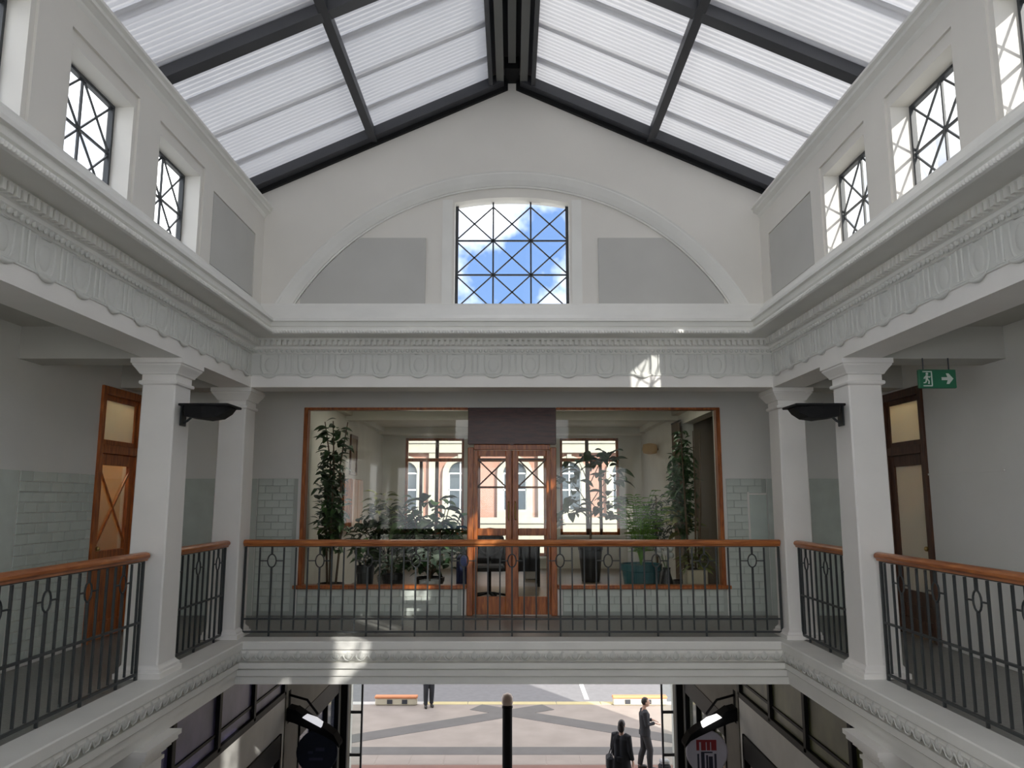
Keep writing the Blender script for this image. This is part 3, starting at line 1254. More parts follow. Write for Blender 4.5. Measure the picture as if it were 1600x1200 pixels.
# --- the shopfront on the back gallery: double door between two wide panes
DW = .62
nm = door_name()
r = sroot(nm, 'varnished double door with latticed top panes in the middle of the shop window', 'door', (0, GY, ZF))
m = MB()
for s in (-1, 1):
    m.cbox(s * (DW - .085), s * DW, GY - .04, GY + .12, ZF, .72, .008)
m.cbox(-DW + .085, DW - .085, GY - .04, GY + .12, .685, .76, .008)
m.build('frame', M_door, r)
m = MB()
m.cbox(-DW, DW, GY - .035, GY + .10, .762, DZ - .003, .006)
m.build('transom_panel', M_tran, r)
m = MB()
m.lathe([(.025, 0), (.035, .012), (.05, .018)], (0, 0, 0), 16)
m.xf(Matrix.Translation((0, GY - .03, .80)) @ Matrix.Rotation(PI / 2, 4, 'X'))
m.build('boss', M_tran, r)
for s in (-1, 1):
    xa, xb = s * .004, s * (DW - .09)
    m = MB()
    st, ya, yb = .085, GY, GY + .045
    for (a, b, c_, d_) in ((0, st, ZF + .012, .68), (None, None, 0, 0)):
        if a is None:
            continue
        m.cbox(s * .004, s * (.004 + st), ya, yb, c_, d_, .006)
        m.cbox(s * (DW - .09 - st * .6), s * (DW - .09), ya, yb, c_, d_, .006)
    gx0, gx1 = .004 + st, DW - .09 - st * .6
    m.cbox(s * gx0, s * gx1, ya, yb, .60, .68, .006)
    m.cbox(s * gx0, s * gx1, ya, yb, -.50, -.40, .006)
    m.cbox(s * gx0, s * gx1, ya, yb, ZF + .012, ZF + .25, .006)
    lf = m.build('door_leaf', M_door, r)
    for zz in (.60, .555, .165):
        if zz == .60:
            continue
        m = MB(); m.box(s * gx0, s * gx1, ya + .008, yb - .008, zz - .013, zz + .013); m.build('glazing_bar', M_door_d, lf)
    for q2 in (0, 1):
        za, zb = (.175, .55) if q2 == 0 else (.55, .175)
        m = MB(); m.bar((s * gx0, ya + .02, za), (s * gx1, ya + .02, zb), .02, .02, (0, 1, 0)); m.build('lattice_bar', M_door_d, lf)
    m = MB(); m.box(s * gx0, s * gx1, ya + .02, ya + .026, -.40, .60); m.build('pane', M_glass, lf)
    m = MB(); m.box(s * gx0, s * gx1, ya + .02, ya + .026, ZF + .25, -.50); m.build('pane', M_glass, lf)
    m = MB()
    hx = s * (.004 + st * .5)
    m.tube([(hx, ya, -.28), (hx, ya - .05, -.27), (hx, ya - .05, -.05), (hx, ya, -.04)], .011, 8)
    m.build('handle', M_brass, lf)
for s, side in ((-1, 'left'), (1, 'right')):
    nm = window_name()
    x0, x1 = s * (DW + .003), s * BWX
    r = sroot(nm, 'wide single shop pane in a thin wooden frame %s of the double door' % ('to the left' if s < 0 else 'to the right'), 'window', ((x0 + x1) / 2, GY, -1.17))
    m = MB()
    m.cbox(s * (BWX - .055), s * BWX, GY - .03, GY + .12, -1.18, DZ, .006)
    m.cbox(x0, x1, GY - .025, GY + .12, DZ - .035, DZ, .006)
    m.build('frame', M_door, r)
    m = MB()
    m.cbox(x0, s * (BWX + .06), GY - .06, GY + .12, -1.215, -1.165, .008)
    m.build('sill', M_door, r)
    m = MB(); m.box(x0, s * (BWX - .05), GY + .04, GY + .048, -1.166, DZ - .03); m.build('pane', M_glass, r)
# pale notice panel on the right-hand tiles
r = thing('notice_panel', 'pale green glass panel fixed to the tiles right of the shop window', 'panel', (3.42, GY - .03, -.4))
m = MB(); m.cbox(3.275, 3.30, GY - .035, GY - .012, -.55, .10, .003); m.cbox(3.30, 3.54, GY - .035, GY - .012, .06, .085, .003)
m.build('edge_trim', M_col, r)
m = MB(); m.box(3.30, 3.54, GY - .022, GY - .013, -.55, .06); m.build('panel_face', pm('panel_pale_green', (.60, .68, .64), .25), r)

# ================================================================== ROOM BEHIND THE SHOP WINDOW
RXW, RYB = 3.02, 18.0
M_room = pm('room_plaster', (.74, .72, .66), .8, var=.04)
M_room_f = wood('room_floorboards', (.16, .12, .085), (.27, .21, .15), .35, (1, 8, 1), 3)
mb = MB()
mb.box(-RXW - .3, RXW + .3, GY + .2, RYB, ZF - .2, ZF)
struct(mb.build('floor.001', M_room_f), 'pale wooden floor of the plant room behind the shop window', 'floor')
mb = MB()
mb.box(-RXW - .3, RXW + .3, GY + .2, RYB + .3, 1.62, 2.02)
mb.box(-RXW, RXW, 13.9, 14.2, 1.42, 1.63)
mb.box(-RXW, RXW, 17.4, 18.0, 1.47, 1.63)
for s in (-1, 1):
    mb.box(s * (RXW - .12), s * RXW, GY + .2, RYB, 1.50, 1.63)
struct(mb.build('ceiling.002', M_room), 'plant room ceiling with a plaster cornice and cross beams', 'ceiling')
for s, side in ((-1, 'left'), (1, 'right')):
    mb = MB()
    holes = [(11.5, 13.6, ZF, 1.32)] if s > 0 else []
    walls_with_holes(mb, 'x', s * RXW, s * (RXW + .2), GY + .2, RYB, ZF, 1.63, holes)
    struct(mb.build('wall_%s.002' % side, M_room), 'plant room side wall on the %s%s' % (side, ' with a wide dim alcove' if s > 0 else ''), 'wall')
mb = MB()
mb.box(RXW + .2, RXW + 1.4, 11.3, 11.5, ZF, 1.5)
mb.box(RXW + .2, RXW + 1.4, 13.6, 13.8, ZF, 1.5)
mb.box(RXW + 1.3, RXW + 1.4, 11.3, 13.8, ZF, 1.5)
mb.box(RXW, RXW + 1.4, 11.3, 13.8, 1.5, 1.6)
mb.box(RXW, RXW + 1.4, 11.3, 13.8, ZF - .1, ZF)
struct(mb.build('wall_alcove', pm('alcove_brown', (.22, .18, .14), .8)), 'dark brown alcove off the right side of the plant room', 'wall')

# fill lights added on the ceiling to brighten the plant room
M_panel = emis('fill_panel', (1.0, .93, .82), 6.0)
for i, (a, b) in enumerate(((-1.7, 12.3), (0, 12.3), (1.7, 12.3), (0, 15.6))):
    r = thing('fill_light', 'flat added fill light on the plant room ceiling, ' + ('over the left plants', 'inside the double door', 'over the palm', 'over the back of the room')[i], 'lamp', (a, b, 1.61), 'added plant room fill lights')
    m = MB(); m.cbox(a - .50, a + .50, b - .18, b + .18, 1.575, 1.62, .005); m.build('housing', M_wall, r)
    m = MB(); m.box(a - .46, a + .46, b - .14, b + .14, 1.566, 1.576); m.build('diffuser', M_panel, r)

# street front wall with windows
FACX = 8.5
wins = [(-2.50, -1.12), (-.80, .80), (1.12, 2.50)]
mb = MB()
walls_with_holes(mb, 'y', RYB, RYB + .35, -FACX, FACX, ZG, 3.2, [(a, b, -.82 if i != 1 else -1.30, 1.42) for i, (a, b) in enumerate(wins)] + [(-3.62, 3.62, ZG - .1, -2.10)])
struct(mb.build('wall_front', M_room), 'street front wall of the building seen from inside the plant room', 'wall')
for i, (a, b) in enumerate(wins):
    nm = window_name()
    zb = -.82 if i != 1 else -1.30
    r = sroot(nm, 'brown framed street window with a toplight at the back of the plant room, %s' % ('left one', 'middle one behind the double door', 'right one')[i], 'window', ((a + b) / 2, RYB + .12, zb))
    m = MB()
    y0, y1 = RYB + .08, RYB + .16
    m.cbox(a, a + .06, y0, y1, zb, 1.42, .005); m.cbox(b - .06, b, y0, y1, zb, 1.42, .005)
    m.cbox(a, b, y0, y1, 1.36, 1.42, .005); m.cbox(a, b, y0, y1, zb, zb + .07, .005)
    m.build('frame', M_door, r)
    m = MB(); m.cbox(a, b, y0 - .02, y1, .87, .95, .005); m.build('transom_bar', M_door, r)
    mid = (a + b) / 2 + (0 if i == 1 else (.05 if i == 0 else -.05))
    m = MB(); m.cbox(mid - .04, mid + .04, y0, y1, zb, 1.40, .005); m.build('mullion', M_door_d, r)
    if i != 1:
        q = a + (mid - a) * .5 if i == 0 else mid + (b - mid) * .42
        m = MB(); m.cbox(q - .035, q + .035, y0, y1, zb, .88, .005); m.build('mullion', M_door_d, r)
    for (xa, xb) in ((a + .05, mid - .03), (mid + .03, b - .05)):
        m = MB(); m.box(xa, xb, RYB + .11, RYB + .116, .94, 1.37); m.build('pane', M_glass2, r)
        m = MB(); m.box(xa, xb, RYB + .11, RYB + .116, zb + .06, .88); m.build('pane', M_glass2, r)
    m = MB(); m.cbox(a - .08, b + .08, RYB - .10, RYB + .02, zb - .05, zb, .006); m.build('sill', M_room, r)

# ------------------------------------------------------------------ plants
M_leaf_d = pm('leaf_dark', (.035, .085, .028), .4, var=.25, scale=8, rnd=.35)
M_leaf_m = pm('leaf_mid', (.075, .17, .045), .42, var=.25, scale=8, rnd=.35)
M_leaf_p = pm('leaf_bright', (.16, .34, .06), .45, var=.2, scale=8, rnd=.3)
M_leaf_v = pm('leaf_pale', (.42, .56, .44), .45, var=.3, scale=30, rnd=.2)
M_leaf_y = pm('leaf_olive', (.25, .27, .09), .5, var=.25, scale=8, rnd=.3)
M_stem = pm('stem_brown', (.13, .085, .05), .8)
M_soil = pm('soil', (.04, .028, .02), .95)
M_potb = pm('pot_black', (.02, .021, .024), .35)
M_pott = pm('pot_teal', (.035, .14, .17), .25, var=.2)
M_potc = pm('pot_cream', (.62, .54, .40), .7, var=.1)
M_potg = pm('pot_grey', (.32, .32, .33), .6)
M_potw = pm('pot_white', (.75, .75, .74), .3)


def leaf_mesh(name, mat, ln, wd, droop=.25, fold=.18):
    """one leaf along +x, folded along the midrib, drooping, 24 triangles"""
    m = MB()
    n = 6
    v = []
    for i in range(n + 1):
        t = i / n
        hw = wd / 2 * (math.sin(PI * min(1, t * .97 + .03)) ** .75)
        x = ln * t
        z = -droop * ln * t * t + .06 * ln * math.sin(PI * t)
        v += [(x, -hw, z + hw * fold * 2), (x, 0, z), (x, hw, z + hw * fold * 2)]
    f = []
    for i in range(n):
        for k in range(2):
            f.append((i * 3 + k, i * 3 + k + 1, (i + 1) * 3 + k + 1, (i + 1) * 3 + k))
    m.add(v, f)
    return m.mesh(name, mat, smooth=True, recalc=False)


def pot(r, c, rad, h, mat, kind='round'):
    x, y, z = c
    m = MB()
    if kind == 'square':
        m.cbox(x - rad, x + rad, y - rad, y + rad, z, z + h, .015)
        m.build('pot', mat, r)
        m = MB(); m.box(x - rad + .02, x + rad - .02, y - rad + .02, y + rad - .02, z + h - .02, z + h + .004)
        m.build('soil', M_soil, r)
        return
    m.lathe([(rad * .68, 0), (rad * .74, .02), (rad * .95, h * .82), (rad, h * .84), (rad * 1.03, h), (rad * .93, h), (rad * .9, h - .05)], c, 24)
    m.build('pot', mat, r, smooth=False)
    m = MB(); m.lathe([(.001, h - .035), (rad * .92, h - .04)], c, 20, cap=False); m.build('soil', M_soil, r)


def scatter_leaves(r, me_list, n, c, rad, name='leaf', up=0.0, lo=.6, hi=1.15):
    for i in range(n):
        while True:
            p = Vector((random.uniform(-1, 1), random.uniform(-1, 1), random.uniform(-1, 1)))
            if .25 < p.length < 1:
                break
        loc = (c[0] + p.x * rad[0], c[1] + p.y * rad[1], c[2] + p.z * rad[2])
        az = math.atan2(p.y * rad[1], p.x * rad[0]) + random.uniform(-.7, .7)
        sc = random.uniform(lo, hi)
        inst(name, random.choice(me_list), loc, r, (random.uniform(-.5, .5), random.uniform(-.5, .35) - up, az), (sc, sc, sc))


def foliage_mass(r, mat, n, c, rad, ln, wd, name='foliage'):
    """dense small leaves as one stuff part"""
    m = MB()
    base = leaf_template(ln, wd)
    for i in range(n):
        while True:
            p = Vector((random.uniform(-1, 1), random.uniform(-1, 1), random.uniform(-1, 1)))
            if p.length < 1:
                break
        loc = Vector((c[0] + p.x * rad[0], c[1] + p.y * rad[1], c[2] + p.z * rad[2]))
        M = Matrix.Translation(loc) @ Matrix.Rotation(random.uniform(0, 2 * PI), 4, 'Z') @ Matrix.Rotation(random.uniform(-.6, .9), 4, 'Y') @ Matrix.Rotation(random.uniform(-.6, .6), 4, 'X') @ Matrix.Scale(random.uniform(.6, 1.2), 4)
        m.add([M @ q for q in base[0]], base[1])
    return stuff(m.build(name, mat, r, recalc=False))


def leaf_template(ln, wd):
    v = [Vector((0, 0, 0)), Vector((ln * .35, -wd / 2, .015)), Vector((ln * .4, 0, 0)), Vector((ln * .35, wd / 2, .015)), Vector((ln * .75, -wd * .35, -.005)), Vector((ln * .75, wd * .35, -.005)), Vector((ln, 0, -ln * .15))]
    return v, [(0, 1, 2), (0, 2, 3), (1, 4, 2), (2, 4, 6), (2, 6, 5), (2, 5, 3)]


L_big_d = [leaf_mesh('leaf', M_leaf_d, .26, .15), leaf_mesh('leaf', M_leaf_d, .22, .12, .4)]
L_big_m = [leaf_mesh('leaf', M_leaf_m, .30, .16), leaf_mesh('leaf', M_leaf_m, .24, .13, .45), leaf_mesh('leaf', M_leaf_d, .26, .15, .35)]
L_pale = [leaf_mesh('leaf', M_leaf_v, .24, .12, .3), leaf_mesh('leaf', M_leaf_v, .20, .09, .5)]
L_olive = [leaf_mesh('leaf', M_leaf_y, .22, .10, .3)]
L_frond = None

# 1 tall climbing plant in the left corner
r = thing('climbing_plant', 'tall dark leafy climbing plant in the left corner of the shop window', 'plant', (-2.64, 11.50, ZF))
pot(r, (-2.64, 11.50, ZF), .19, .36, M_potb)
m = MB()
for dx, dy in ((-.05, 0), (.06, .03), (0, -.06)):
    m.tube([(-2.64 + dx, 11.50 + dy, ZF + .3), (-2.64 + dx * 2, 11.50 + dy * 2, -.4), (-2.64 + dx * 1.2, 11.50 + dy, .5), (-2.66 + dx * 3, 11.50 + dy * 2, 1.15)], [.018, .015, .012, .008], 6)
m.build('stem', M_stem, r)
scatter_leaves(r, L_big_d, 50, (-2.64, 11.50, .85), (.15, .18, .36), hi=.95)
foliage_mass(r, M_leaf_d, 420, (-2.68, 11.50, .0), (.21, .2, .75), .15, .075)
foliage_mass(r, M_leaf_m, 160, (-2.64, 11.50, -.35), (.2, .2, .50), .14, .07)
# 2 broad-leaved shrub left of the door
r = thing('rubber_plant', 'broad leaved shrub in a black pot left of the double door', 'plant', (-1.25, 12.0, ZF))
pot(r, (-1.25, 12.0, ZF), .22, .40, M_potb)
m = MB()
for a in range(6):
    t = a * PI / 3
    m.tube([(-1.25, 12.0, ZF + .36), (-1.25 + .25 * math.cos(t), 12 + .2 * math.sin(t), -.7), (-1.25 + .5 * math.cos(t), 12 + .35 * math.sin(t), -.15)], [.016, .012, .007], 6)
m.build('stem', M_stem, r)
scatter_leaves(r, L_big_m, 150, (-1.30, 12.05, -.42), (.58, .28, .50))
foliage_mass(r, M_leaf_d, 260, (-1.28, 12.05, -.72), (.55, .28, .42), .18, .09)
# 3 lower fern-like bush further left
r = thing('leafy_bush', 'low dark green bush standing between the climbing plant and the broad leaved shrub', 'plant', (-1.98, 12.75, ZF))
pot(r, (-1.98, 12.75, ZF), .20, .34, M_potg)
m = MB()
for a in range(5):
    t = a * PI * .4
    m.tube([(-1.98, 12.75, ZF + .3), (-1.98 + .2 * math.cos(t), 12.75 + .2 * math.sin(t), -.6)], [.012, .006], 6)
m.build('stem', M_stem, r)
foliage_mass(r, M_leaf_d, 620, (-1.98, 12.75, -.62), (.66, .36, .60), .18, .085)
scatter_leaves(r, L_olive, 26, (-2.1, 12.7, -.1), (.22, .2, .22))
# 4 pale variegated plant
r = thing('variegated_plant', 'small pale green variegated plant just inside the pane left of the door', 'plant', (-1.18, 11.33, ZF))
pot(r, (-1.18, 11.33, ZF), .15, .42, M_potw)
m = MB(); m.tube([(-1.18, 11.33, ZF + .4), (-1.18, 11.33, -.75)], [.012, .006], 6); m.build('stem', M_stem, r)
scatter_leaves(r, L_pale, 30, (-1.18, 11.33, -.83), (.20, .17, .26))
# 5 slender tree right of the door
r = thing('fig_tree', 'slender indoor tree with scattered leaves in a tall black pot right of the door', 'plant', (1.52, 15.2, ZF))
pot(r, (1.52, 15.2, ZF), .24, .72, M_potb)
m = MB()
m.tube([(1.52, 15.2, ZF + .68), (1.54, 15.2, -.3), (1.50, 15.2, .35), (1.56, 15.2, .85)], [.024, .02, .015, .008], 7)
for (a, b, c_) in ((1.15, .35, -.2), (1.95, .45, -.1), (1.3, .75, .2), (1.85, .85, .3), (1.2, -.05, -.35), (1.9, .05, -.35)):
    m.tube([(1.53, 15.2, c_), ((a + 1.53) / 2, 15.2, (b + c_) / 2 + .05), (a, 15.15, b)], [.012, .009, .006], 6)
m.build('trunk', M_stem, r)
for (a, b) in ((1.15, .30), (1.95, .42), (1.3, .7), (1.85, .8), (1.2, -.10), (1.9, .0), (1.55, .8), (1.10, -.35), (1.75, -.3)):
    scatter_leaves(r, L_big_d, 12, (a, 15.18, b), (.21, .2, .19), lo=.9, hi=1.5)
# 6 bright palm in a teal pot
px, py = 1.93, 11.75
r = thing('palm', 'bright green palm with arching fronds in a teal pot right of the door', 'plant', (px, py, ZF))
pot(r, (px, py, ZF), .30, .62, M_pott)
lf = leaf_template(.17, .022)
for i in range(26):
    az = 2 * PI * i / 26 * 2.4 + random.uniform(-.3, .3)
    ln = random.uniform(.45, .80)
    hz = random.uniform(.75, 1.42)
    reach = random.uniform(.15, .46)
    pts = []
    for k in range(9):
        t = k / 8
        pts.append(Vector((px + math.cos(az) * reach * t ** 1.3, py + math.sin(az) * reach * t ** 1.3, ZF + .58 + hz * (t - .22 * t ** 3))))
    m = MB()
    m.tube(pts, [.008 - .0007 * k for k in range(9)], 5)
    for k in range(2, 9):
        for sd in (-1, 1):
            d = (pts[k] - pts[k - 1]).normalized()
            ang = az + sd * 1.0
            M = Matrix.Translation(pts[k]) @ Matrix.Rotation(ang, 4, 'Z') @ Matrix.Rotation(-.25, 4, 'Y')
            m.add([M @ q for q in lf[0]], lf[1])
    m.build('frond', M_leaf_p, r, recalc=False)
# 7 grey-green pine beside it
r = thing('dwarf_conifer', 'small dark grey green conifer behind the palm', 'plant', (2.40, 12.95, ZF))
pot(r, (2.40, 12.95, ZF), .2, .42, M_potg)
m = MB(); m.tube([(2.40, 12.95, ZF + .4), (2.40, 12.95, .05)], [.02, .008], 6); m.build('trunk', M_stem, r)
M_leaf_g = pm('leaf_grey', (.07, .11, .085), .6, var=.25, scale=8)
foliage_mass(r, M_leaf_g, 420, (2.40, 12.95, -.38), (.30, .28, .45), .13, .025)
# 8 tall dark plant by the right end
r = thing('tall_foliage_plant', 'tall dense dark plant at the right end of the shop window', 'plant', (2.66, 12.1, ZF))
pot(r, (2.66, 12.1, ZF), .2, .34, M_potb)
m = MB()
for dx, dy in ((-.06, 0), (.06, .03), (0, -.07)):
    m.tube([(2.66 + dx, 11.50 + dy, ZF + .3), (2.68 + dx * 2, 11.50 + dy * 2, -.1), (2.68 + dx * 2.5, 11.50 + dy * 2, 1.0)], [.018, .014, .007], 6)
m.build('stem', M_stem, r)
foliage_mass(r, M_leaf_d, 520, (2.66, 12.1, .25), (.2, .22, .85), .15, .07)
scatter_leaves(r, L_olive, 22, (2.64, 12.1, -.35), (.18, .15, .22))
# 9 cream planter with trailing leaves
r = thing('square_planter', 'cream square planter with drooping olive leaves at the right end of the window', 'planter', (2.62, 11.27, ZF))
pot(r, (2.62, 11.27, ZF), .15, .58, M_potc, 'square')
scatter_leaves(r, L_olive, 34, (2.62, 11.27, -.86), (.14, .06, .18))
# small pots along the glass on the left
for i, (a, b, rd_, h_, mt_, lab) in enumerate(((-2.13, 11.42, .13, .62, M_potb, 'tall slim black pot with a spiky tuft next to the climbing plant'), (-1.72, 11.40, .16, .50, M_potb, 'squat black pot with broad leaves under the left pane'))):
    r = thing('potted_plant', lab, 'plant', (a, b, ZF), 'pots along the left pane')
    pot(r, (a, b, ZF), rd_, h_, mt_)
    m = MB(); m.tube([(a, b, ZF + h_ - .05), (a, b, ZF + h_ + .12)], [.012, .006], 6); m.build('stem', M_stem, r)
    scatter_leaves(r, (L_big_m, L_big_d)[i], 22, (a, b, ZF + h_ + .2), (.11, .08, .18), lo=.5, hi=.85)
# 10 black vase with white bloom
r = thing('vase', 'slim black vase with white blooms beside the cream planter', 'vase', (2.22, 11.3, ZF))
m = MB(); m.lathe([(.07, 0), (.10, .1), (.11, .32), (.06, .5), (.045, .56), (.06, .6), (.05, .6), (.04, .55)], (2.22, 11.3, ZF), 18); m.build('body', M_potb, r, smooth=True)
m = MB()
for i in range(9):
    a = i * 2.4
    m.ball((2.20 + .09 * math.cos(a), 11.3 + .07 * math.sin(a), -.80 + .02 * i), .045, 7, 5)
m.build('blooms', M_potw, r, smooth=True)
m = MB()
for i in range(5):
    a = i * 1.3
    m.tube([(2.22, 11.3, ZF + .55), (2.20 + .07 * math.cos(a), 11.3 + .06 * math.sin(a), -.78)], .005, 5)
m.build('stem', M_leaf_m, r)

# ------------------------------------------------------------------ other things in the room
M_dk = pm('charcoal_fabric', (.03, .032, .04), .7)
M_navy = pm('navy_fabric', (.02, .028, .09), .8)
r = thing('office_chair', 'black round backed swivel chair behind the left door leaf', 'chair', (-.36, 12.6, ZF))
m = MB(); m.cbox(-.60, -.12, 12.38, 12.84, -1.13, -1.04, .03); m.build('seat', M_dk, r)
m = MB()
m.tube([(-.36 + .21 * math.cos(2 * PI * i / 20), 12.84 + .03, -.70 + .21 * math.sin(2 * PI * i / 20)) for i in range(20)], .028, 8, closed=True)
m.build('back_hoop', M_dk, r, smooth=True)
m = MB(); m.lathe([(.001, 0), (.19, 0), (.19, .02), (.001, .02)], (0, 0, 0), 20, cap=False); m.xf(Matrix.Translation((-.36, 12.88, -.70)) @ Matrix.Rotation(PI / 2, 4, 'X')); m.build('backrest', M_dk, r)
m = MB(); m.tube([(-.36, 12.6, ZF + .1), (-.36, 12.6, -1.12)], .028, 8); m.tube([(-.36, 12.72, -1.08), (-.36, 12.88, -1.0), (-.36, 12.87, -.88)], .018, 6); m.build('post', M_black, r)
for i in range(5):
    a = 2 * PI * i / 5
    m = MB(); m.bar((-.36, 12.6, ZF + .10), (-.36 + .28 * math.cos(a), 12.6 + .28 * math.sin(a), ZF + .06), .035, .03)
    m.ball((-.36 + .28 * math.cos(a), 12.6 + .28 * math.sin(a), ZF + .03), .03, 8, 6)
    m.build('leg', M_black, r)
r = thing('desk', 'long dark desk across the middle of the plant room', 'desk', (-.2, 14.6, ZF))
m = MB(); m.cbox(-1.0, .55, 14.25, 14.95, -.86, -.82, .005); m.build('desk_top', M_door_d, r)
for a in (-.95, .46):
    for b in (14.30, 14.86):
        m = MB(); m.box(a, a + .05, b, b + .05, ZF, -.86); m.build('leg', M_black, r)
m = MB(); m.box(-.95, .50, 14.86, 14.88, -1.35, -.88); m.build('modesty_panel', M_dk, r)
tag(MB().cbox(-.80, -.64, 11.28, 11.54, ZF, -.80, .03).build('cushion', M_navy), 'navy blue upright floor cushion beside the left door frame', 'cushion')
tag(MB().cbox(.25, .53, 15.5, 15.9, ZF, -1.2, .02).build('box', M_potw), 'small pale box on the plant room floor behind the door', 'box')
r = thing('wall_cupboard', 'brown wall cupboard on the left wall of the plant room', 'cupboard', (-RXW + .1, 14.1, -.2))
m = MB(); m.cbox(-RXW + .004, -RXW + .2, 13.6, 14.6, -.50, .36, .008); m.build('body', M_door, r)
m = MB(); m.cbox(-RXW + .2, -RXW + .22, 13.62, 14.09, -.48, .34, .004); m.build('cupboard_door', M_door, r)
m = MB(); m.cbox(-RXW + .2, -RXW + .22, 14.11, 14.58, -.48, .34, .004); m.build('cupboard_door', M_door, r)
r = thing('picture', 'tall brown framed picture above the wall cupboard', 'picture', (-RXW + .02, 14.6, .8))
m = MB()
for (a, b, c_, d_) in ((14.3, 14.36, .45, 1.2), (14.84, 14.9, .45, 1.2), (14.36, 14.84, 1.14, 1.2), (14.36, 14.84, .45, .51)):
    m.box(-RXW, -RXW + .035, a, b, c_, d_)
m.build('frame', M_door_d, r)
tag(MB().add([], []).cbox(2.55, 3.0, 16.4, 17.3, ZF, -.15, .02).build('cabinet', M_potw), 'plain white cabinet against the right wall of the plant room', 'cabinet')
m = MB(); m.box(-RXW, -RXW + .02, 14.36, 14.84, .51, 1.14); m.build('print', pm('print_brown', (.28, .20, .13), .6), r)
r = thing('wall_light', 'round brown wall light high on the right wall of the plant room', 'lamp', (RXW - .1, 15.9, 1.0))
m = MB(); m.lathe([(.05, -.1), (.14, -.08), (.16, .0), (.14, .10), (.05, .12)], (RXW - .17, 15.9, 1.02), 18); m.build('lamp_shade', M_store, r, smooth=True)
m = MB(); m.tube([(RXW, 15.9, 1.02), (RXW - .12, 15.9, 1.02)], .02, 8); m.build('bracket', M_black, r)
r = thing('curtain', 'brown hanging curtain at the far edge of the alcove', 'curtain', (RXW - .08, 13.65, ZF))
m = MB()
v = []
for i in range(41):
    y = 13.5 + .55 * i / 40
    x = RXW - .07 + .03 * math.sin(i * 1.25)
    v += [(x, y, ZF + .02), (x, y, 1.35)]
m.add(v, [(2 * i, 2 * i + 2, 2 * i + 3, 2 * i + 1) for i in range(40)])
m.build('cloth', pm('curtain_brown', (.15, .11, .07), .9), r, smooth=True)
m = MB(); m.tube([(RXW - .07, 13.4, 1.37), (RXW - .07, 14.15, 1.37)], .015, 8); m.build('rod', M_black, r)

# ================================================================== GROUND FLOOR PASSAGE
PX = 3.60
M_pass = pm('passage_plaster', (.78, .77, .74), .7, var=.05)
M_brown = pm('brown_render', (.10, .092, .07), .7, var=.12, scale=3)
M_pave = pm('paving_stone', (.25, .217, .19), .7, var=.10, scale=1.3)
M_band = pm('paving_band_dark', (.095, .092, .09), .7, var=.10, scale=2)
M_red = pm('paving_red', (.17, .085, .065), .7, var=.10, scale=2)
mb = MB()
mb.box(-8, 8, Y0, RYB + .4, ZG - .3, ZG)
struct(mb.build('floor.002', pm('passage_floor', (.30, .28, .26), .45, var=.12)), 'ground floor of the passage below the well', 'floor')
mb = MB()
mb.box(-4.0, 4.0, 9.55, RYB, -2.3 + .22, -2.05)
for y in (11.2, 13.9, 16.4):
    mb.box(-PX, PX, y, y + .25, -2.24, -2.07)
struct(mb.build('ceiling.003', pm('passage_ceiling', (.45, .43, .38), .8)), 'dim passage ceiling below the plant room', 'ceiling')
SZ0, SZ1 = -3.06, -2.30
M_pane_tone = {-1: pm('pane_reflection_violet', (.11, .10, .22), .45, var=.55, scale=1.4), 1: pm('pane_interior_olive', (.085, .09, .03), .45, var=.7, scale=1.4)}  # violet reflections and olive goods inside put into the opaque pane colours
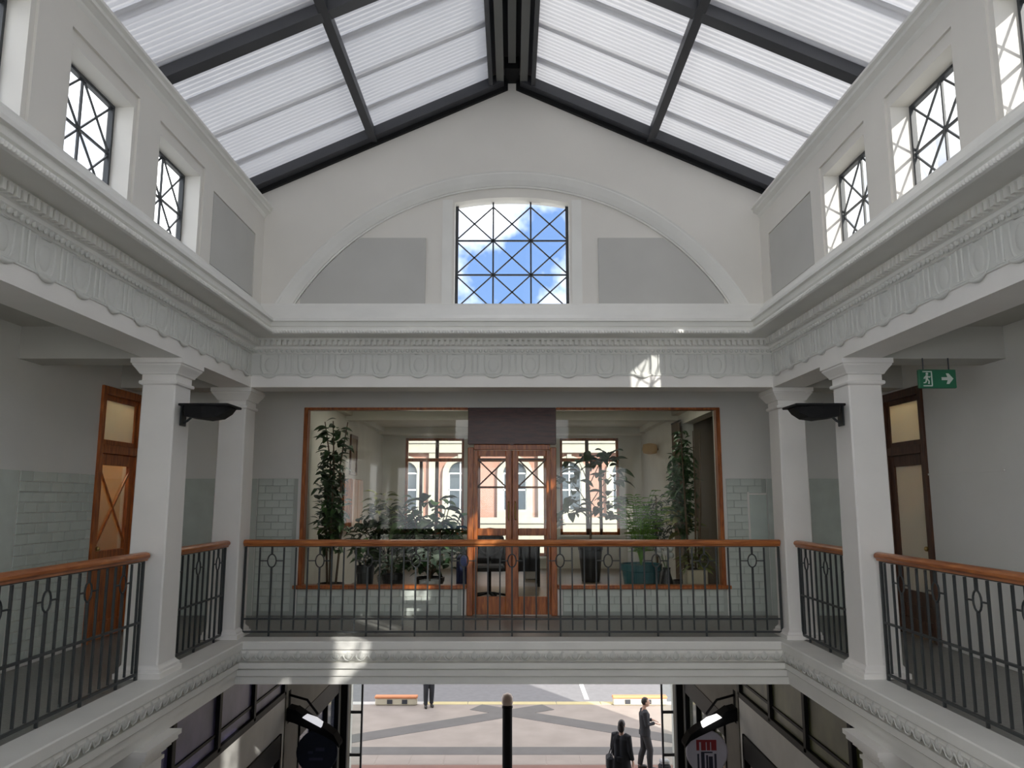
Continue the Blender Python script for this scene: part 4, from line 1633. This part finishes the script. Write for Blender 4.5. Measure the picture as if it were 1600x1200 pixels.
for s, side in ((-1, 'left'), (1, 'right')):
    mb = MB()
    walls_with_holes(mb, 'x', s * PX, s * (PX + .25), Y0, RYB, ZG, ZF - .4, [(7.55, 12.75, SZ0, SZ1), (8.2, 12.6, ZG, -3.6), (13.6, 16.7, ZG, -3.6)])
    wp = mb.build('wall_%s.003' % side, M_pass)
    struct(wp, 'ground floor passage wall on the %s with a strip of high windows' % side, 'wall')
    mb = MB()
    mb.box(s * (PX - .012), s * (PX + .01), 12.76, RYB - .02, ZG, -2.06)
    # keep the shop openings free
    mb = MB()
    walls_with_holes(mb, 'x', s * (PX - .014), s * (PX + .01), 12.80, RYB - .02, ZG, -2.07, [(13.6, 16.7, ZG, -3.6)])
    mb.build('render_coat', M_brown, wp)
    # shop interiors behind the openings
    mi = pm('shop_interior_%s' % side, (.16, .14, .30) if s < 0 else (.20, .19, .08), .6, var=.5, scale=1.1)
    mb = MB()
    mb.box(s * (PX + 1.6), s * (PX + 1.7), 7.3, 17.2, ZG, -2.05)
    for y in (7.3, 13.1, 17.1):
        mb.box(s * (PX + .25), s * (PX + 1.7), y, y + .1, ZG, -2.05)
    mb.box(s * (PX + .25), s * (PX + 1.7), 7.3, 17.2, ZG, ZG + .02)
    struct(mb.build('wall_shop', mi), 'dim %s shop interior behind the %s passage windows' % (('violet', 'left') if s < 0 else ('olive', 'right')), 'wall')
    # strip window
    nm = window_name()
    r = sroot(nm, 'strip of high shop windows in black frames along the %s passage wall' % side, 'window', (s * PX, 10.1, SZ0))
    xa, xb = s * (PX - .03), s * (PX + .06)
    m = MB()
    m.cbox(xa, xb, 7.55, 12.75, SZ0 - .03, SZ0 + .06, .005)
    m.cbox(xa, xb, 7.55, 12.75, SZ1 - .05, SZ1 + .02, .005)
    m.cbox(xa, xb, 12.66, 12.80, SZ0, SZ1, .005)
    m.build('frame', M_black, r)
    m = MB(); m.box(s * (PX), s * (PX + .05), 7.55, 12.7, SZ0 + .20, SZ0 + .235); m.build('transom_bar', M_black, r)
    ys = [7.55, 8.60, 9.92, 11.24, 12.70]
    for y in ys[1:-1]:
        m = MB(); m.cbox(xa, xb, y - .045, y + .045, SZ0, SZ1, .005); m.build('mullion', M_black, r)
    for a, b in zip(ys[:-1], ys[1:]):
        m = MB(); m.box(s * (PX + .02), s * (PX + .026), a, b, SZ0, SZ1); m.build('pane', M_pane_tone[s], r)
    # shopfront below
    for (a, b, zt) in ((8.2, 12.6, -3.6), (13.6, 16.7, -3.6)):
        nm = window_name()
        r = sroot(nm, 'black framed shopfront at ground level on the %s, %s' % (side, 'nearer the well' if a < 10 else 'nearer the street'), 'window', (s * PX, (a + b) / 2, ZG))
        m = MB()
        m.cbox(xa, xb, a, a + .08, ZG, zt, .005); m.cbox(xa, xb, b - .08, b, ZG, zt, .005)
        m.cbox(xa, xb, a, b, zt - .35, zt, .005); m.cbox(xa, xb, a, b, ZG, ZG + .3, .005)
        m.build('frame', M_black, r)
        nn = 3
        for i in range(1, nn):
            y = a + (b - a) * i / nn
            m = MB(); m.cbox(xa, xb, y - .03, y + .03, ZG + .3, zt - .3, .005); m.build('mullion', M_black, r)
        for i in range(nn):
            y, y2 = a + (b - a) * i / nn, a + (b - a) * (i + 1) / nn
            m = MB(); m.box(s * (PX + .02), s * (PX + .026), y, y2, ZG + .3, zt - .3); m.build('pane', M_glass, r)
# rear end of the hall, with openings added to let in fill daylight
mb = MB()
walls_with_holes(mb, 'y', Y0 - .3, Y0, -5.2, 5.2, ZG - .2, 5.3, [(-2.2, 2.2, 2.3, 4.1), (-4.4, 4.4, -1.3, 1.2)])
struct(mb.build('wall_rear', M_wall), 'rear end wall of the hall', 'wall')

# ground-floor columns: only their capitals and upper shafts show
for s, lab in ((-1, 'white ground floor pilaster below the left gallery edge'), (1, 'white ground floor pilaster below the right gallery edge')):
    x, y = s * 3.29, 7.0
    r = thing('pilaster', lab, 'column', (x, y, ZG), 'ground floor pilasters')
    zt = ZF - .48
    m = MB(); m.cbox(x - .19, x + .19, y - .22, y + .22, ZG + .25, zt - .2, .012); m.build('shaft', M_col, r)
    m = MB()
    for (g, z0, z1) in ((.02, -.22, -.19), (.0, -.19, -.15), (.03, -.15, -.12), (.06, -.12, -.08), (.10, -.08, -.04), (.12, -.04, 0.0)):
        m.box(x - .18 - g, x + .18 + g, y - .22 - g, y + .22 + g, zt + z0, zt + z1)
    m.build('capital', M_col, r)
    m = MB(); m.cbox(x - .24, x + .24, y - .27, y + .27, ZG, ZG + .25, .02); m.build('base', M_col, r)

# entrance: black posts, side lights, middle post
EY = RYB + .05
for s, side in ((-1, 'left'), (1, 'right')):
    r = thing('entrance_screen', 'black framed glass side screen at the %s of the street entrance' % side, 'screen', (s * 3.45, EY, ZG))
    m = MB(); m.cbox(s * 3.45, s * 3.60, 16.93, 17.07, ZG, -2.085, .008); m.build('post', M_black, r)
    m = MB(); m.cbox(s * 3.33, s * 3.37, EY - .03, EY + .03, ZG, -2.1, .005); m.build('slim_post', M_steel, r)
    m = MB(); m.box(s * 3.36, s * 3.61, EY - .005, EY + .003, ZG + .05, -2.12); m.build('pane', M_glass, r)
    for z in (-5.6, -4.7, -3.9, -3.1):
        m = MB(); m.box(s * 3.36, s * 3.61, EY - .02, EY + .02, z - .03, z + .03); m.build('rail', M_steel, r)
m = MB()
r = thing('post', 'slim black post with a pale round cap in the middle of the street entrance', 'post', (-.10, 17.3, ZG))
m.lathe([(.14, 0), (.14, .05), (.105, .06), (.105, 2.42), (.115, 2.43), (.115, 2.47), (.06, 2.48)], (-.10, 17.3, ZG), 20); m.build('shaft', M_black, r)
m = MB(); m.lathe([(.06, 0), (.10, .01), (.12, .06), (.12, .16), (.09, .22), (.03, .25)], (-.10, 17.3, ZG + 2.48), 18); m.build('cap', pm('cap_pale', (.75, .60, .50), .4), r, smooth=True)

# round projecting shop signs
M_matte = pm('matte_black', (.012, .012, .013), .95, spec=.1)
M_sgn_navy = pm('sign_navy', (.008, .014, .035), .7, var=.3, scale=3)
M_sgn_pale = pm('sign_pale', (.62, .60, .70), .5, var=.03)
M_sgn_red = pm('sign_red', (.32, .03, .04), .5)
M_sgn_ink = pm('sign_ink', (.03, .03, .06), .5)
M_lamp = emis('lamp_glow', (1.0, .97, .92), 1.0)
for s in (-1, 1):
    lab = 'round navy hanging sign under a black hood by the left shop' if s < 0 else 'round white hanging sign with red and black marks by the right shop'
    x, y, z = s * 3.11, 13.0, -3.99
    R_ = .33
    r = thing('hanging_sign', lab, 'sign', (x, y, z), 'round hanging shop signs')
    rot = Matrix.Translation((x, y, z)) @ Matrix.Rotation(PI / 2, 4, 'X')
    m = MB(); m.lathe([(.001, -.03), (R_ - .02, -.03), (R_, -.02), (R_, .02), (R_ - .02, .03), (.001, .03)], (0, 0, 0), 32, cap=False); m.xf(rot)
    m.build('disc', M_sgn_navy if s < 0 else M_sgn_pale, r)
    # slanting hood from the wall over the disc
    m = MB()
    cl_ = [(s * 3.60, -3.36), (s * 3.46, -3.39), (s * 3.20, -3.53), (s * 2.98, -3.64), (s * 2.83, -3.73), (s * 2.74, -3.86)]
    th_ = [.12, .13, .09, .075, .06, .03]
    for i in range(5):
        (a0, b0), (a1, b1) = cl_[i], cl_[i + 1]
        m.prism([(a0, b0 - th_[i]), (a1, b1 - th_[i + 1]), (a1, b1 + th_[i + 1] * .5), (a0, b0 + th_[i] * .6)], 'y', y - .14, y + .14)
    m.build('hood', M_matte, r)
    m = MB()
    m.tube([(s * PX, y, -3.12), (s * 3.3, y, -3.2), (s * 3.12, y, -3.42)], .02, 8)
    m.tube([(x, y, z + R_), (x, y, -3.60)], .02, 8)
    m.cbox(s * (PX - .02), s * PX, y - .06, y + .06, -3.55, -3.05, .004)
    m.build('bracket', M_matte, r)
    m = MB()
    m.prism([(s * 3.32, -3.42), (s * 3.02, -3.57), (s * 3.00, -3.50), (s * 3.10, -3.43), (s * 3.26, -3.38)], 'y', y - .20, y - .12)
    m.build('lamp_lens', M_lamp if s > 0 else emis('lamp_glow_dim', (.9, .9, .95), .30), r)
    if s > 0:
        m = MB()
        yy = y - .032
        m.box(x - .17, x + .15, yy, yy + .004, z + .155, z + .19)
        for (a, b) in ((-.17, -.125), (-.095, -.02), (-.005, .05), (.065, .15)):
            m.box(x + a, x + b, yy, yy + .004, z + .03, z + .155)
        m.build('red_marks', M_sgn_red, r)
        m = MB()
        for (a, b, c_, d_) in ((-.16, -.13, -.26, -.02), (-.10, -.045, -.27, -.01), (-.02, .01, -.27, -.04), (.02, .085, -.27, -.06), (.11, .145, -.26, -.02), (-.10, .085, -.01, .012)):
            m.box(x + a, x + b, yy, yy + .004, z + c_, z + d_)
        m.build('dark_marks', M_sgn_ink, r)
    else:
        m = MB()
        yy = y - .032
        for (a, b, c_, d_) in ((-.14, -.06, -.02, .02), (-.02, .12, .02, .07), (-.12, .10, -.12, -.08)):
            m.box(x + a, x + b, yy, yy + .004, z + c_, z + d_)
        m.build('faint_marks', pm('sign_violet', (.05, .05, .11), .5), r)

# ================================================================== STREET
mb = MB()
mb.box(-14, 14, RYB + .4, 27.4, ZG - .3, ZG)
pv = mb.build('pavement', M_pave)
struct(pv, 'pale stone pavement in front of the street entrance', 'pavement')


def band(p, q_, wd, mat, name='paving_band', parent=pv):
    p, q_ = Vector((*p, 0)), Vector((*q_, 0))
    d = (q_ - p).normalized()
    n_ = Vector((-d.y, d.x, 0)) * wd / 2
    m = MB()
    m.prism([(a.x, a.y) for a in (p - n_, q_ - n_, q_ + n_, p + n_)], 'z', ZG - .02, ZG + .005 + random.uniform(0, .003))
    m.build(name, mat, parent)


band((-8.5, 21.2), (1.2, 26.9), .75, M_band)
band((8.5, 21.2), (-1.2, 26.9), .75, M_band)
band((-12, 22.4), (12, 22.4), .65, M_band)
band((-12, 20.9), (12, 20.9), .7, M_red)
for i in range(-9, 10):
    for (y0, y1) in ((21.3, 22.05), (19.4, 20.5)):
        m = MB(); m.cbox(i * .9 + .012, i * .9 + .888, y0 + .01, y1 - .01, ZG - .02, ZG + .007, .006)
        o = m.build('paving_slab', M_pave, pv)
mb = MB()
mb.box(-14, 14, 27.55, 36, ZG - .4, ZG - .10)
rd = mb.build('road', pm('asphalt', (.15, .15, .155), .8, var=.08, scale=5))
struct(rd, 'grey asphalt road beyond the kerb', 'road')
m = MB()
M_kerb = pm('kerb', (.48, .46, .43), .8)
M_kerb_y = pm('kerb_yellow', (.46, .39, .20), .8)
for i in range(-9, 9):
    m = MB(); m.cbox(i * 1.5 + .01, i * 1.5 + 1.49, 27.22, 27.56, ZG - .3, ZG + .012, .01)
    m.build('kerb_stone', M_kerb_y if -2 <= i <= 2 else M_kerb, pv)
M_yel = pm('road_yellow', (.62, .55, .22), .7)
M_wht = pm('road_white', (.75, .75, .73), .7)
m = MB(); m.box(-14, 14, 27.66, 27.82, ZG - .10, ZG - .094); m.build('yellow_line', M_yel, rd)
m = MB(); m.box(2.55, 2.70, 28.3, 30.9, ZG - .10, ZG - .094); m.build('white_line', M_wht, rd)
# low striped kerb barriers either side
M_or = pm('barrier_orange', (.55, .22, .10), .6)
M_cr = pm('barrier_cream', (.45, .41, .31), .6)
for (x0, x1, lab) in ((-4.6, -3.2, 'low cream and orange road barrier at the kerb on the left'), (3.4, 5.2, 'low cream and orange road barrier at the kerb behind the standing person')):
    r = thing('road_barrier', lab, 'barrier', ((x0 + x1) / 2, 27.2, ZG), 'low road barriers')
    m = MB(); m.cbox(x0, x1, 27.10, 27.30, ZG, ZG + .22, .03); m.build('body', M_cr, r)
    m = MB(); m.cbox(x0 - .02, x1 + .02, 27.08, 27.32, ZG + .22, ZG + .30, .02); m.build('top_strip', M_or, r)
    for a in (x0 + .4, (x0 + x1) / 2 + .2):
        m = MB(); m.box(a, a + .18, 27.085, 27.1, ZG + .05, ZG + .19); m.build('dark_patch', M_dk, r)

# ================================================================== BUILDING ACROSS THE STREET
M_brk = bpy.data.materials.new('red_brick')
M_brk.use_nodes = True
n = M_brk.node_tree
b = n.nodes['Principled BSDF']
b.inputs['Roughness'].default_value = .85
tcn = n.nodes.new('ShaderNodeTexCoord')
mpn = n.nodes.new('ShaderNodeMapping')
mpn.inputs['Rotation'].default_value = (PI / 2, 0, 0)
bt = n.nodes.new('ShaderNodeTexBrick')
bt.inputs['Scale'].default_value = 4.2
bt.inputs['Color1'].default_value = (.26, .105, .07, 1)
bt.inputs['Color2'].default_value = (.26, .105, .07, 1)
bt.inputs['Mortar'].default_value = (.45, .34, .27, 1)
n.links.new(tcn.outputs['Object'], mpn.inputs[0])
n.links.new(mpn.outputs[0], bt.inputs['Vector'])
n.links.new(bt.outputs['Color'], b.inputs['Base Color'])
M_stone = pm('cream_stone', (.31, .28, .22), .8, var=.07, scale=2)
M_dkglass = pm('dark_window_glass', (.03, .04, .05), .08, spec=.8)
OY = 41.0
r = thing('building', 'sunlit red brick and cream stone building across the street', 'building', (0, OY, ZG))
m = MB(); m.box(-22, 22, OY + .3, OY + 6, ZG, 8.5); m.build('wall', M_brk, r)
m = MB()
m.box(-22, 22, OY, OY + .35, ZG, -1.2)
m.box(-22, 22, OY - .12, OY + .35, -1.25, -.95)
m.build('stone_base', M_stone, r)
m = MB(); m.box(-22, 22, OY - .05, OY + .35, 2.45, 2.95); m.box(-22, 22, OY - .15, OY + .35, 2.95, 3.12); m.build('string_course', M_stone, r)
m = MB(); m.box(-22, 22, OY - .25, OY + .35, 7.9, 8.5); m.build('parapet', M_stone, r)
BWd = 2.9
for i in range(-6, 7):
    xc = i * BWd + .15
    wz0, wz1 = -.55, 1.35
    hw = .62
    # arched window with stone surround
    m = MB()
    arch = lambda rr: [(xc + rr * math.cos(PI * k / 12), wz1 + rr * math.sin(PI * k / 12)) for k in range(13)]
    o_, i_ = arch(hw + .32), arch(hw)
    for k in range(12):
        m.prism([o_[k], o_[k + 1], i_[k + 1], i_[k]], 'y', OY + .05, OY + .35)
    for s in (-1, 1):
        m.box(xc + s * hw, xc + s * (hw + .32), OY + .05, OY + .35, -.95, wz1)
    m.box(xc - hw, xc + hw, OY + .05, OY + .35, -.95, wz0)
    m.box(xc - .12, xc + .12, OY - .02, OY + .35, wz1 + hw, wz1 + hw + .40)
    f1 = m.build('window', M_stone, r)
    m = MB(); m.prism([(xc + hw, wz0)] + arch(hw) + [(xc - hw, wz0)], 'y', OY + .22, OY + .27); m.build('pane', M_dkglass, f1)
    m = MB()
    m.box(xc - .03, xc + .03, OY + .18, OY + .24, wz0, wz1 + hw); m.box(xc - hw, xc + hw, OY + .18, OY + .24, wz1 - .03, wz1 + .04); m.box(xc - hw, xc + hw, OY + .18, OY + .24, .45, .52)
    m.box(xc - hw, xc - hw + .06, OY + .18, OY + .24, wz0, wz1); m.box(xc + hw - .06, xc + hw, OY + .18, OY + .24, wz0, wz1)
    m.build('sash_bars', M_wht, f1)
    # upper square windows
    m = MB()
    for (a, b_, c_, d_) in ((xc - .75, xc - .5, 3.5, 5.6), (xc + .5, xc + .75, 3.5, 5.6), (xc - .85, xc + .85, 5.6, 5.95), (xc - .9, xc + .9, 3.25, 3.5)):
        m.box(a, b_, OY + .1, OY + .35, c_, d_)
    f2 = m.build('window', M_stone, r)
    m = MB(); m.box(xc - .5, xc + .5, OY + .24, OY + .29, 3.5, 5.6); m.build('pane', M_dkglass, f2)
    m = MB(); m.box(xc - .03, xc + .03, OY + .2, OY + .25, 3.5, 5.6); m.box(xc - .5, xc + .5, OY + .2, OY + .25, 4.5, 4.57); m.build('sash_bars', M_wht, f2)
    # stone pier between bays
    if i % 2 == 0:
        m = MB(); m.box(xc + BWd / 2 - .22, xc + BWd / 2 + .22, OY + .02, OY + .35, -.95, 2.45); m.build('pier', M_stone, r)
mb = MB()
mb.box(-25, 25, 36, OY + 8, ZG - .3, ZG)
struct(mb.build('pavement.001', M_pave), 'far pavement at the foot of the brick building', 'pavement')

# ================================================================== PEOPLE


def remeshed(name, mb, mat, parent, vox=.011, smooth_it=3):
    me = mb.mesh('tmp', mat, ORG[parent.name])
    o = bpy.data.objects.new('tmp', me)
    C.objects.link(o)
    a = o.modifiers.new('r', 'REMESH'); a.mode = 'VOXEL'; a.voxel_size = vox
    b = o.modifiers.new('s', 'SMOOTH'); b.iterations = smooth_it; b.factor = .5
    dg = bpy.context.evaluated_depsgraph_get()
    dg.update()
    ev = o.evaluated_get(dg)
    me2 = bpy.data.meshes.new_from_object(ev)
    bpy.data.objects.remove(o)
    me2.name = name
    if not me2.materials:
        me2.materials.append(mat)
    for p in me2.polygons:
        p.use_smooth = True
    o2 = bpy.data.objects.new(name, me2)
    C.objects.link(o2)
    o2.parent = parent
    return o2


def person(loc, yaw, H, label, cols, stride=.12, phone=False, look=0.0, bag=None):
    """figure facing local -y; continuous body, clothes and hair as children"""
    r = thing('person', label, 'person', loc)
    k = H / 1.75
    T = Matrix.Translation(loc) @ Matrix.Rotation(yaw, 4, 'Z') @ Matrix.Scale(k, 4)
    M_skin = bpy.data.materials.get('skin') or pm('skin', (.50, .31, .23), .55)
    M_hair = bpy.data.materials.get('hair') or pm('hair', (.018, .013, .010), .5)
    st = stride
    hips = [(-.09, 0, .93), (.09, 0, .93)]
    knees = [(-.10, -st * .9 - .02, .50), (.10, st * .5 - .03, .50)]
    ankles = [(-.10, -st, .085), (.10, st * 1.25, .10)]
    toes = [(-.115, -st - .17, .035), (.115, st * 1.25 - .16, .035)]
    sh = [(-.185, .01, 1.42), (.185, .01, 1.42)]
    if phone:
        el = [(-.235, -.02, 1.14), (.235, -.02, 1.14)]
        wr = [(-.13, -.24, 1.17), (.15, -.24, 1.17)]
    else:
        el = [(-.245, .04, 1.13), (.245, .0, 1.13)]
        wr = [(-.25, -.06, .89), (.25, -.10, .90)]
    b = MB()
    # torso, neck, head
    for dx in (-.06, .06):
        b.tube([(dx, 0, .90), (dx, .0, 1.05), (dx * .95, 0, 1.2), (dx * 1.2, 0, 1.36), (dx * .9, .01, 1.44)], [.10, .095, .105, .11, .07], 12)
    b.tube([(0, .015, 1.40), (0, .0, 1.50), (0, -.015, 1.58)], [.06, .052, .052], 10)
    hd = Vector((0, -.025 - .03 * look, 1.645 - .01 * look))
    b.ball(hd, (.074, .095, .112), 16, 12)
    b.ball(hd + Vector((0, -.035, -.065)), (.05, .055, .045), 12, 8)       # jaw
    b.tube([hd + Vector((0, -.088, .02)), hd + Vector((0, -.115, -.02)), hd + Vector((0, -.09, -.032))], [.010, .016, .012], 8)   # nose
    b.tube([hd + Vector((-.022, -.082, -.060)), hd + Vector((0, -.090, -.058)), hd + Vector((.022, -.082, -.060))], .010, 6)       # lips
    b.tube([hd + Vector((-.05, -.070, .03)), hd + Vector((0, -.088, .034)), hd + Vector((.05, -.070, .03))], .010, 6)              # brow
    for s in (-1, 1):
        b.ball(hd + Vector((s * .076, .005, -.008)), (.012, .022, .032), 8, 6)
    for i in (0, 1):
        b.tube([hips[i], knees[i], ((knees[i][0] + ankles[i][0]) / 2, (knees[i][1] + ankles[i][1]) / 2 + .02, .33), ankles[i]], [.088, .058, .056, .040], 12)
        b.tube([(ankles[i][0], ankles[i][1] + .03, ankles[i][2] - .03), (toes[i][0], (ankles[i][1] + toes[i][1]) / 2, .05), toes[i]], [.040, .042, .034], 10)
        b.tube([(sh[i][0] * .6, .01, 1.41), sh[i], el[i], wr[i]], [.06, .056, .043, .029], 10)
        # hand: palm, four fingers, thumb
        s = -1 if i == 0 else 1
        w = Vector(wr[i])
        fd = Vector((0, -.85, -.3)).normalized() if phone else Vector((0, -.25, -1)).normalized()
        sd = Vector((1, 0, 0)) if phone else Vector((0, 1, 0))
        nm_ = fd.cross(sd).normalized()
        p0 = w + fd * .01
        for j, (off, ln) in enumerate(((-.03, .066), (-.01, .076), (.011, .071), (.031, .055))):
            a = p0 + fd * .085 + sd * off
            b.tube([p0 + sd * off * .55, a], [.017, .014], 8)
            q1 = a + fd * ln * .5
            q2 = q1 + (fd * .75 + nm_ * -.5 * s).normalized() * ln * .5
            b.tube([a - fd * .01, q1, q2], [.0115, .0105, .009], 7)
        th = p0 + fd * .03 - sd * .03
        b.tube([p0 + fd * .015 - sd * .018, th - sd * .016 + fd * .02, th - sd * .026 + fd * .05], [.014, .012, .010], 7)
    b.xf(T)
    remeshed('body', b, M_skin, r, .0095)
    # hair
    h = MB()
    h.ball(hd + Vector((0, .018, .022)), (.083, .098, .108), 16, 12)
    if bag == 'woman':
        h.ball(hd + Vector((0, .05, -.05)), (.085, .065, .12), 14, 10)
    h.xf(T)
    hm = h.mesh('hair', M_hair, ORG[r.name], smooth=True)
    bmh = bmesh.new(); bmh.from_mesh(hm)
    inv = T.inverted()
    kill = [v for v in bmh.verts if (inv @ (v.co + Vector(ORG[r.name]))).y < hd.y - .045 and (inv @ (v.co + Vector(ORG[r.name]))).z < hd.z + .06]
    bmesh.ops.delete(bmh, geom=kill, context='VERTS')
    bmh.to_mesh(hm); bmh.free()
    o = bpy.data.objects.new('hair', hm); C.objects.link(o); o.parent = r
    e = MB()
    for s in (-1, 1):
        e.ball(hd + Vector((s * .03, -.082, .008)), (.011, .008, .008), 8, 6)
    e.xf(T)
    e.build('eyes', M_potb, r, smooth=True)
    # jacket / coat
    j = MB()
    hem = .62 if bag == 'woman' else .84
    for dx in (-.065, .065):
        j.tube([(dx * 1.15, 0, hem), (dx, 0, 1.05), (dx, 0, 1.2), (dx * 1.25, 0, 1.36), (dx * .9, .01, 1.45)], [.135 if hem > .7 else .155, .118, .126, .130, .078], 14)
    for i in (0, 1):
        w_, e_ = Vector(wr[i]), Vector(el[i])
        j.tube([(sh[i][0] * .5, .01, 1.43), sh[i], el[i], e_.lerp(w_, .93)], [.07, .074, .060, .046], 12)
    j.xf(T)
    remeshed('jacket', j, cols[0], r, .013)
    t = MB()
    t.tube([(0, 0, .98), (0, 0, .86)], [.15, .15], 14)
    for i in (0, 1):
        k_, a_ = Vector(knees[i]), Vector(ankles[i])
        t.tube([hips[i], knees[i], ((k_.x + a_.x) / 2, (k_.y + a_.y) / 2 + .012, .33), k_.lerp(a_, 1.0)], [.108, .084, .080, .064], 12)
    t.xf(T)
    remeshed('trousers', t, cols[1], r, .013)
    for i in (0, 1):
        s_ = MB()
        s_.tube([(ankles[i][0], ankles[i][1] + .05, .045), (ankles[i][0], ankles[i][1] - .02, .055), (toes[i][0], toes[i][1] + .04, .048), (toes[i][0], toes[i][1] - .02, .036)], [.045, .05, .048, .034], 10)
        s_.xf(T)
        s_.build('shoe', cols[2], r, smooth=True)
    return r, T


M_cl1 = pm('cloth_black', (.016, .017, .021), .85)
M_cl2 = pm('cloth_dark', (.025, .025, .028), .85)
M_cl3 = pm('cloth_navy', (.02, .022, .04), .85)
M_shoe = pm('shoe_dark', (.02, .018, .016), .5)
person((3.42, 20.9, ZG), PI / 2, 1.76, 'person in dark clothes standing side-on and looking down at their hands by the entrance', (M_cl1, M_cl2, M_shoe), .10, True, .6)
rr, T = person((2.55, 18.9, ZG), PI * .80, 1.74, 'person in a long black coat walking out with a bag at their side', (M_cl1, M_cl2, M_shoe), .16, False, 0.2, 'woman')
person((-2.78, 26.9, ZG), 0.25, 1.78, 'distant person in dark clothes standing with legs apart near the kerb', (M_cl3, M_cl1, M_shoe), .03)
# bag carried by the walking person
bx, by = 2.24, 18.75
r = thing('shoulder_bag', 'black shoulder bag hanging beside the person in the long coat', 'bag', (bx, by, ZG + .75))
m = MB(); m.cbox(bx - .07, bx + .09, by - .17, by + .17, ZG + .70, ZG + 1.02, .04); m.build('body', M_cl1, r)
m = MB(); m.tube([(bx, by - .13, ZG + 1.0), (bx + .10, by - .04, ZG + 1.3), (bx + .17, by + .05, ZG + 1.47), (bx + .11, by + .10, ZG + 1.3), (bx, by + .13, ZG + 1.0)], .012, 6); m.build('strap', M_cl2, r)
bx, by = 3.82, 20.45
r = thing('backpack', 'dark bag standing on the pavement by the standing person', 'bag', (bx, by, ZG))
m = MB(); m.cbox(bx - .15, bx + .15, by - .11, by + .11, ZG, ZG + .30, .05); m.build('body', M_cl1, r)
m = MB(); m.cbox(bx - .12, bx + .12, by - .09, by + .09, ZG + .29, ZG + .40, .03); m.build('top_pocket', M_potg, r)
